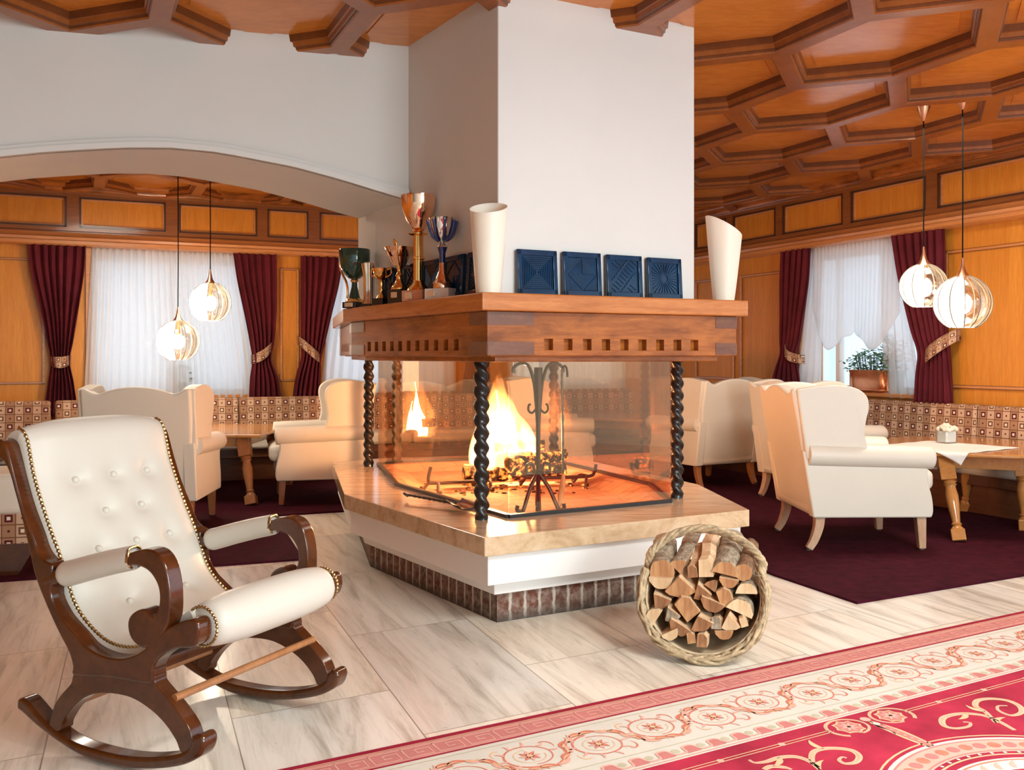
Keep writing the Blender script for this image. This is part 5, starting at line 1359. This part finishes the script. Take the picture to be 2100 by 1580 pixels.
LG = [
 ('thick grey barked log at the left end of the top row in the basket', 478, 640, 108, 'round', 0, ('bark', 'end'), .34, .17, 0, -.10),
 ('split log with a pointed pale end, second from the left in the top row', 618, 590, 76, 'wedge', 10, ('bark', 'end'), .34, .17, .01, .08),
 ('narrow dark split log squeezed low between two paler logs of the top row', 728, 622, 52, 'slab', 8, ('bark2', 'end_dark'), .30, .14, 0, .02),
 ('pale smooth split log in the middle of the top row', 838, 590, 84, 'slab', 4, ('bark', 'end_pale'), .34, .17, .01, 0),
 ('thickest bark covered log of the top row, right of the pale split one', 1012, 590, 112, 'half', -12, ('bark', 'end'), .36, .18, .015, .02),
 ('pinkish barked log with rough end at the right end of the top row', 1150, 600, 72, 'round', 0, ('bark2', 'end'), .30, .16, 0, .04),
 ('pale half log directly under the thick grey barked log on the left', 470, 728, 100, 'half', 180, ('bark', 'end_pale'), .28, .02, 0, 0),
 ('large quarter log under the pointed log, left of centre', 636, 765, 118, 'quarter', 184, ('bark', 'end'), .28, .02, .005, 0),
 ('small wedge log at the very centre of the basket', 812, 788, 84, 'wedge', 195, ('bark2', 'end_dark'), .28, .02, 0, 0),
 ('dark little wedge log just right above the centre', 896, 726, 60, 'wedge', 20, ('bark2', 'end_dark'), .28, 0, -.01, 0),
 ('orange wedge log under the thickest bark covered log', 1030, 692, 76, 'half', 172, ('bark2', 'end'), .28, 0, 0, 0),
 ('squarish split log right of centre with a pale upper side', 1003, 820, 80, 'slab', 24, ('bark2', 'end'), .28, 0, 0, 0),
 ('pale half log with round bark side up, upper right edge of the stack', 1178, 738, 86, 'half', 2, ('bark', 'end_pale'), .26, .02, 0, .02),
 ('dull grey wedge log on the left, above the big pale oval one', 474, 884, 90, 'wedge', 215, ('bark', 'end_dark'), .27, 0, 0, 0),
 ('large diamond shaped split log left below the centre', 698, 932, 100, 'slab', 42, ('bark', 'end'), .28, 0, .008, 0),
 ('half log with a dark stained heart right below the centre', 902, 890, 98, 'half', 160, ('bark2', 'end_dark'), .28, 0, .008, 0),
 ('broad pale half log at the right edge of the stack, middle height', 1140, 892, 108, 'half', -22, ('bark', 'end_pale'), .26, 0, 0, 0),
 ('big pale oval log end at the lower left edge of the stack', 420, 1020, 96, 'half', 58, ('bark', 'end_pale'), .24, 0, 0, 0),
 ('grey weathered wedge log right of the big pale oval one', 576, 990, 74, 'wedge', 200, ('bark', 'bark'), .26, 0, .004, 0),
 ('small square grey log end in the lower right of the stack', 940, 1030, 54, 'slab', 0, ('bark', 'bark'), .26, 0, .004, 0),
 ('pale triangular wedge log right of the small square grey one', 1056, 1022, 82, 'wedge', 186, ('bark', 'end_pale'), .24, 0, .008, 0),
 ('thin pale stick end at the lower right rim of the basket', 1160, 1008, 42, 'slab', 20, ('bark', 'end_pale'), .22, 0, .004, 0),
 ('brown half log in the bottom row, left of the middle', 640, 1098, 98, 'half', 150, ('bark2', 'end_dark'), .22, 0, 0, 0),
 ('quarter log with one pale and one dark face in the bottom row middle', 822, 1050, 92, 'quarter', 200, ('bark2', 'end_dark'), .24, 0, .012, 0),
 ('lowest pale half log at the bottom left, touching the basket rim', 580, 1158, 74, 'half', 208, ('bark', 'end_pale'), .18, 0, .01, 0),
 ('upright looking brown log stub at the very bottom of the stack', 830, 1180, 58, 'slab', 0, ('bark2', 'end_dark'), .18, 0, 0, 0),
 ('orange half log in shade at the bottom right of the stack', 1008, 1112, 74, 'half', 184, ('bark2', 'end'), .20, 0, -.01, 0),
 ('little brown stick end at the bottom between two bigger logs', 742, 1168, 44, 'slab', 12, ('bark2', 'end'), .18, 0, 0, 0)]
for a in LG: log(*a)
# ================================================================== RUG (woven pattern as thin coloured pile in one mesh)
r0_ = G(600, 1580); r1_ = G(2100, 1258); RO = r0_.to_2d(); RU = (r1_ - r0_).to_2d().normalized(); RV = Vector((RU.y, -RU.x))
bm = NB(); IDX = {k: i for i, k in enumerate(RG)}
ZR = .010
def R3(u, v, h=0): q = RO + RU * u + RV * v; return Vector((q.x, q.y, ZR + h))
def px_uv(px, py): q = G(px, py, ZR).to_2d() - RO; return q.dot(RU), q.dot(RV)
U0, U1 = -.62, 5.0; VW = 2.9
hexa(bm, [R3(U0, 0, -ZR), R3(U1, 0, -ZR), R3(U1, VW, -ZR), R3(U0, VW, -ZR), R3(U0, 0), R3(U1, 0), R3(U1, VW), R3(U0, VW)], IDX['dark'])
def quad(u0, u1, v0, v1, k, h): bm.faces.new([bm.verts.new(R3(u, v, h)) for u, v in ((u0, v0), (u1, v0), (u1, v1), (u0, v1))]).material_index = IDX[k]
def ribbon(P, wd, k, h, closed=False):
    P = [Vector((p[0], p[1])) for p in P]; n = len(P); Lv = []; Rv = []
    W_ = wd if callable(wd) else (lambda t: wd)
    for i in range(n):
        a, b = (P[i - 1], P[(i + 1) % n]) if closed else (P[max(0, i - 1)], P[min(n - 1, i + 1)])
        d = (b - a); d = d.normalized() if d.length > 1e-9 else Vector((1, 0)); nn = Vector((-d.y, d.x)); w_ = W_(i / max(1, n - 1)) / 2
        Lv.append(bm.verts.new(R3(*(P[i] + nn * w_), h))); Rv.append(bm.verts.new(R3(*(P[i] - nn * w_), h)))
    for i in range(n if closed else n - 1):
        j = (i + 1) % n; bm.faces.new((Lv[i], Lv[j], Rv[j], Rv[i])).material_index = IDX[k]
def blob(c, r, k, h, n=14, fr=None):
    c = Vector(c); bm.faces.new([bm.verts.new(R3(*(c + Vector((math.cos(a), math.sin(a))) * r * (fr(a) if fr else 1)), h)) for a in [2 * PI * i / n for i in range(n)]]).material_index = IDX[k]
def leaf2(c, ang, L, wd, k, h, curl=.3):
    P = []
    for i in range(7):
        t = i / 6; P.append((c[0] + L * t * math.cos(ang + curl * t), c[1] + L * t * math.sin(ang + curl * t)))
    ribbon(P, lambda t: max(.0005, wd * math.sin(PI * min(1, t * .85 + .12)) * (1 - t * .25)), k, h)
e1, e2, e3, e4 = .0006, .0012, .0018, .0024
# the near left end of the rug carries the same border; mirror the bands there as simple stripes
quad(U0, U1, .030, .128, 'pink', e1); quad(U0, U1, .0245, .0285, 'gold', e1); quad(U0, U1, .128, .137, 'dark', e1); quad(U0, U1, .137, .436, 'cream', e1)
for v in (.158, .418): quad(U0, U1, v, v + .0035, 'sage', e2)
quad(U0, U1, .436, .500, 'cream', e1); quad(U0, U1, .500, .506, 'rose', e2); quad(U0, U1, .506, .514, 'cream', e1); quad(U0, U1, .514, VW, 'red', e1)
# Greek key
KP = .104; kw = .0062; va, vb = .042, .118
quad(U0, U1, va - .006, va - .002, 'rose', e2); quad(U0, U1, vb + .002, vb + .006, 'rose', e2)
k = 0; u = U0
while u < U1 - KP:
    hgt = vb - va - .010; x = lambda q: u + KP * q; y = lambda q: va + .005 + hgt * q
    ribbon([(x(.0), y(0)), (x(.0), y(1)), (x(.80), y(1)), (x(.80), y(.28)), (x(.36), y(.28)), (x(.36), y(.66)), (x(.58), y(.66))], kw, 'rose', e2)
    ribbon([(x(.0), y(0)), (x(.18), y(0)), (x(.18), y(.0)), (x(1.0), y(0))], kw, 'rose', e2)
    u += KP
# running vine of leaf scrolls around flowers
vc = .290; PER = .228; uc, vcc = px_uv(1464, 1472)
n0 = int((U0 - uc) / PER) + 1; n1 = int((U1 - uc) / PER)
for q in range(n0, n1):
    s = 1 if q % 2 == 0 else -1; c = (uc + q * PER, vc + .014 * s)
    ring = []
    for i in range(40):
        a = -PI * .5 * s + s * (-1) * (2 * PI * 1.02) * i / 39; rr = .082 - .018 * i / 39
        ring.append((c[0] + rr * 1.05 * math.cos(a), c[1] + rr * math.sin(a) * .95))
    ribbon(ring, lambda t: .0085 * (1 - .55 * t), 'coral', e2)
    ring2 = [(c[0] + .050 * math.cos(a), c[1] + .046 * math.sin(a)) for a in [2 * PI * i / 30 for i in range(24)]]; ribbon(ring2, .0032, 'gold', e2)
    # connecting S stem to the next scroll
    nx = (uc + (q + 1) * PER, vc - .014 * s)
    st = spl([(c[0] - .02, c[1] - s * .085, 0), (c[0] + .045, c[1] - s * .09, 0), (c[0] + .105, c[1] - s * .045, 0), (nx[0] - .105, nx[1] + s * .03, 0), (nx[0] - .06, nx[1] + s * .08, 0), (nx[0] + .0, nx[1] + s * .088, 0)], 6)
    ribbon([(p.x, p.y) for p in st], lambda t: .006 + .010 * math.sin(PI * t), 'coral', e2)
    for i, (t_, sg) in enumerate(((.06, -1), (.2, 1), (.32, -1), (.45, 1), (.58, -1), (.72, 1), (.86, -1))):
        p = st[int(t_ * (len(st) - 1))]; p2 = st[min(len(st) - 1, int(t_ * (len(st) - 1)) + 1)]; an = math.atan2(p2.y - p.y, p2.x - p.x)
        leaf2((p.x, p.y), an + .75 * sg, .062, .020, 'rose' if i % 2 else 'coral', e3, -.9 * sg); leaf2((p.x, p.y), an + .5 * sg, .045, .008, 'gold', e4, -.8 * sg)
    for i in range(7):
        a = -PI * .5 * s - s * 2 * PI * (.12 + .1 * i); b_ = (c[0] + .078 * math.cos(a), c[1] + .074 * math.sin(a)); leaf2(b_, a - s * 1.1, .032, .011, 'rose', e3, .8 * s)
    for i in range(8):
        a = 2 * PI * i / 8; leaf2(c, a, .036, .016, 'coral' if i % 2 else 'rose', e3, .1)
    blob(c, .010, 'gold', e4)
    leaf2((c[0] + .07, c[1] + s * .07), .8 * s, .055, .008, 'coral', e2, -1.8 * s); leaf2((c[0] - .07, c[1] + s * .07), PI - .9 * s, .05, .008, 'gold', e2, 1.8 * s)
# wave band
WP = .098; u = U0
while u < U1 - WP:
    P = spl([(u, .486, 0), (u + WP * .14, .482, 0), (u + WP * .2, .455, 0), (u + WP * .30, .446, 0), (u + WP * .52, .446, 0), (u + WP * .62, .456, 0), (u + WP * .66, .474, 0), (u + WP * .76, .486, 0), (u + WP, .486, 0)], 4)
    fill = [bm.verts.new(R3(p.x, p.y, e2)) for p in P[4:-8]] + [bm.verts.new(R3(u + WP * .66, .492, e2)), bm.verts.new(R3(u + WP * .12, .492, e2))]
    bm.faces.new(fill).material_index = IDX['pink']
    ribbon([(p.x, p.y) for p in P], .0085, 'rose', e3); blob((u + WP * .86, .462), .014, 'sage', e2); u += WP
# field: twin line with beads
ua_, va_ = px_uv(1300 + 470 * .381, 1240 + 848 * .381); ub_, vb_ = px_uv(1300 + 1670 * .381, 1240 + 518 * .381); vl = (va_ + vb_) / 2
um, _ = px_uv(1300 + 1290 * .381, 1240 + 640 * .381)
for v in (vl - .007, vl + .007):
    quad(U0, um - .17, v - .002, v + .002, 'gold', e2); quad(um + .17, U1, v - .002, v + .002, 'gold', e2)
sp_ = (ub_ - ua_) / 3.4
for q in range(-6, 12):
    x = ua_ + q * .245
    if abs(x - um) > .2: blob((x, vl), .012, 'rose', e3)
# paired scrolls and finial on the twin line
for s in (-1, 1):
    c = (um + s * .098, vl + .004)
    sc_ = [(c[0] + s * (.085 - .02 * t) * math.cos(a), c[1] - (.068 - .014 * t) * math.sin(a)) for t, a in [(i / 36, -.9 + 5.6 * i / 36) for i in range(37)]]
    ribbon(sc_, lambda t: .013 - .004 * t, 'gold', e2); ribbon(sc_, .004, 'rose', e3)
    blob(c, .048, 'gold', e2, 24, lambda a: 1 + .12 * math.cos(8 * a)); blob(c, .040, 'pink', e3, 24, lambda a: 1 + .15 * math.cos(8 * a))
    for i in range(8): leaf2(c, 2 * PI * i / 8, .036, .011, 'rose', e4, 0)
for s in (-1, 1): leaf2((um, vl + .0), PI / 2 + s * .35, .12, .02, 'gold', e2, -s * .5)
P = [(um, vl + .02), (um + .004, vl + .09), (um + .002, vl + .17), (um, vl + .235)]
ribbon([(p.x, p.y) for p in spl([(*p, 0) for p in P], 8)], lambda t: .018 + .030 * math.sin(PI * min(1, t * .9 + .05)), 'gold', e2); ribbon([(p.x, p.y) for p in spl([(*p, 0) for p in P], 8)], lambda t: .010 + .016 * math.sin(PI * min(1, t * .9 + .05)), 'pink', e3)
for i in range(6): blob((um + .001, vl + .06 + .026 * i), .0055, 'rose', e4)
blob((um, vl - .015), .018, 'rose', e3); blob((um, vl + .03), .012, 'cream', e4)
# big C scrolls, mirrored about the finial
def cpx(P): return [px_uv(1300 + x * .381, 1240 + y * .381) for x, y in P]
S1 = cpx([(1000, 892), (960, 850), (965, 800), (1020, 780), (1100, 778), (1175, 790), (1212, 820), (1195, 852), (1140, 860), (1105, 842), (1120, 825), (1145, 830)])
S2 = cpx([(1000, 880), (930, 840), (860, 822), (780, 828), (710, 850), (650, 855), (620, 840)])
S3 = cpx([(700, 892), (740, 875), (810, 880), (850, 892)])
S4 = cpx([(1950, 640), (1890, 580), (1840, 550), (1850, 520), (1920, 510), (2010, 520), (2075, 550), (2085, 585), (2030, 600), (1965, 575), (1960, 550), (2010, 548)])
S5 = cpx([(2050, 680), (1960, 630), (1880, 600), (1780, 590), (1700, 600), (1660, 620), (1670, 655), (1730, 670), (1800, 660), (1810, 640), (1770, 635)])
for Sx in (S1, S2, S3, S4, S5):
    c = [(p.x, p.y) for p in spl([(*p, 0) for p in Sx], 6)]
    ribbon(c, lambda t: .022 * (.45 + .55 * math.sin(PI * min(1, t + .12))), 'gold', e2); ribbon(c, .006, 'rose', e3)
for c, an in ((S1[0], -1.2), (S1[3], -2.0), (S2[3], 2.0), (S4[1], -2.2), (S5[3], 2.2), (S4[0], -.8)): leaf2(c, an, .07, .022, 'gold', e3, .6)
for Sx in (S1, S4):                     # mirrored partners further along the rug
    c = [(2 * (um + .43) - p.x + .9, p.y) for p in spl([(*p, 0) for p in Sx], 6)]; ribbon(c, lambda t: .022 * (.45 + .55 * math.sin(PI * min(1, t + .12))), 'gold', e2)
# round medallion
mc = Vector((1.72, 1.33)); 
def ringm(r0, r1, k, h, n=72):
    a_ = [bm.verts.new(R3(*(mc + Vector((math.cos(2 * PI * i / n), math.sin(2 * PI * i / n))) * r0), h)) for i in range(n)]; b_ = [bm.verts.new(R3(*(mc + Vector((math.cos(2 * PI * i / n), math.sin(2 * PI * i / n))) * r1), h)) for i in range(n)]
    for i in range(n): bm.faces.new((a_[i], a_[(i + 1) % n], b_[(i + 1) % n], b_[i])).material_index = IDX[k]
ringm(.545, .538, 'gold', e2); ringm(.525, .512, 'cream', e2); ringm(.512, .505, 'pink', e2); ringm(.505, .42, 'rose', e2); ringm(.432, .427, 'pink', e3); ringm(.405, .398, 'gold', e2); ringm(.375, .30, 'cream', e2); ringm(.365, .358, 'coral', e3); ringm(.29, .28, 'gold', e2)
for i in range(60):
    a = 2 * PI * i / 60; d = Vector((math.cos(a), math.sin(a))); blob(mc + d * .468, .020, 'coral' if i % 2 else 'pink', e3); blob(mc + d * .412, .006, 'cream', e3, 8)
for i in range(40):
    a = 2 * PI * i / 40; d = Vector((math.cos(a), math.sin(a))); leaf2(mc + d * .31, a, .05, .02, 'rose', e3, .5)
for i in range(16): leaf2(mc, 2 * PI * i / 16, .24, .05, 'gold' if i % 2 else 'rose', e2, .2)
rug = obj('rug', bm, [RG[k] for k in RG], smooth=False)
tag(rug, 'large red patterned rug with a cream scroll border in the lower right foreground', 'rug')
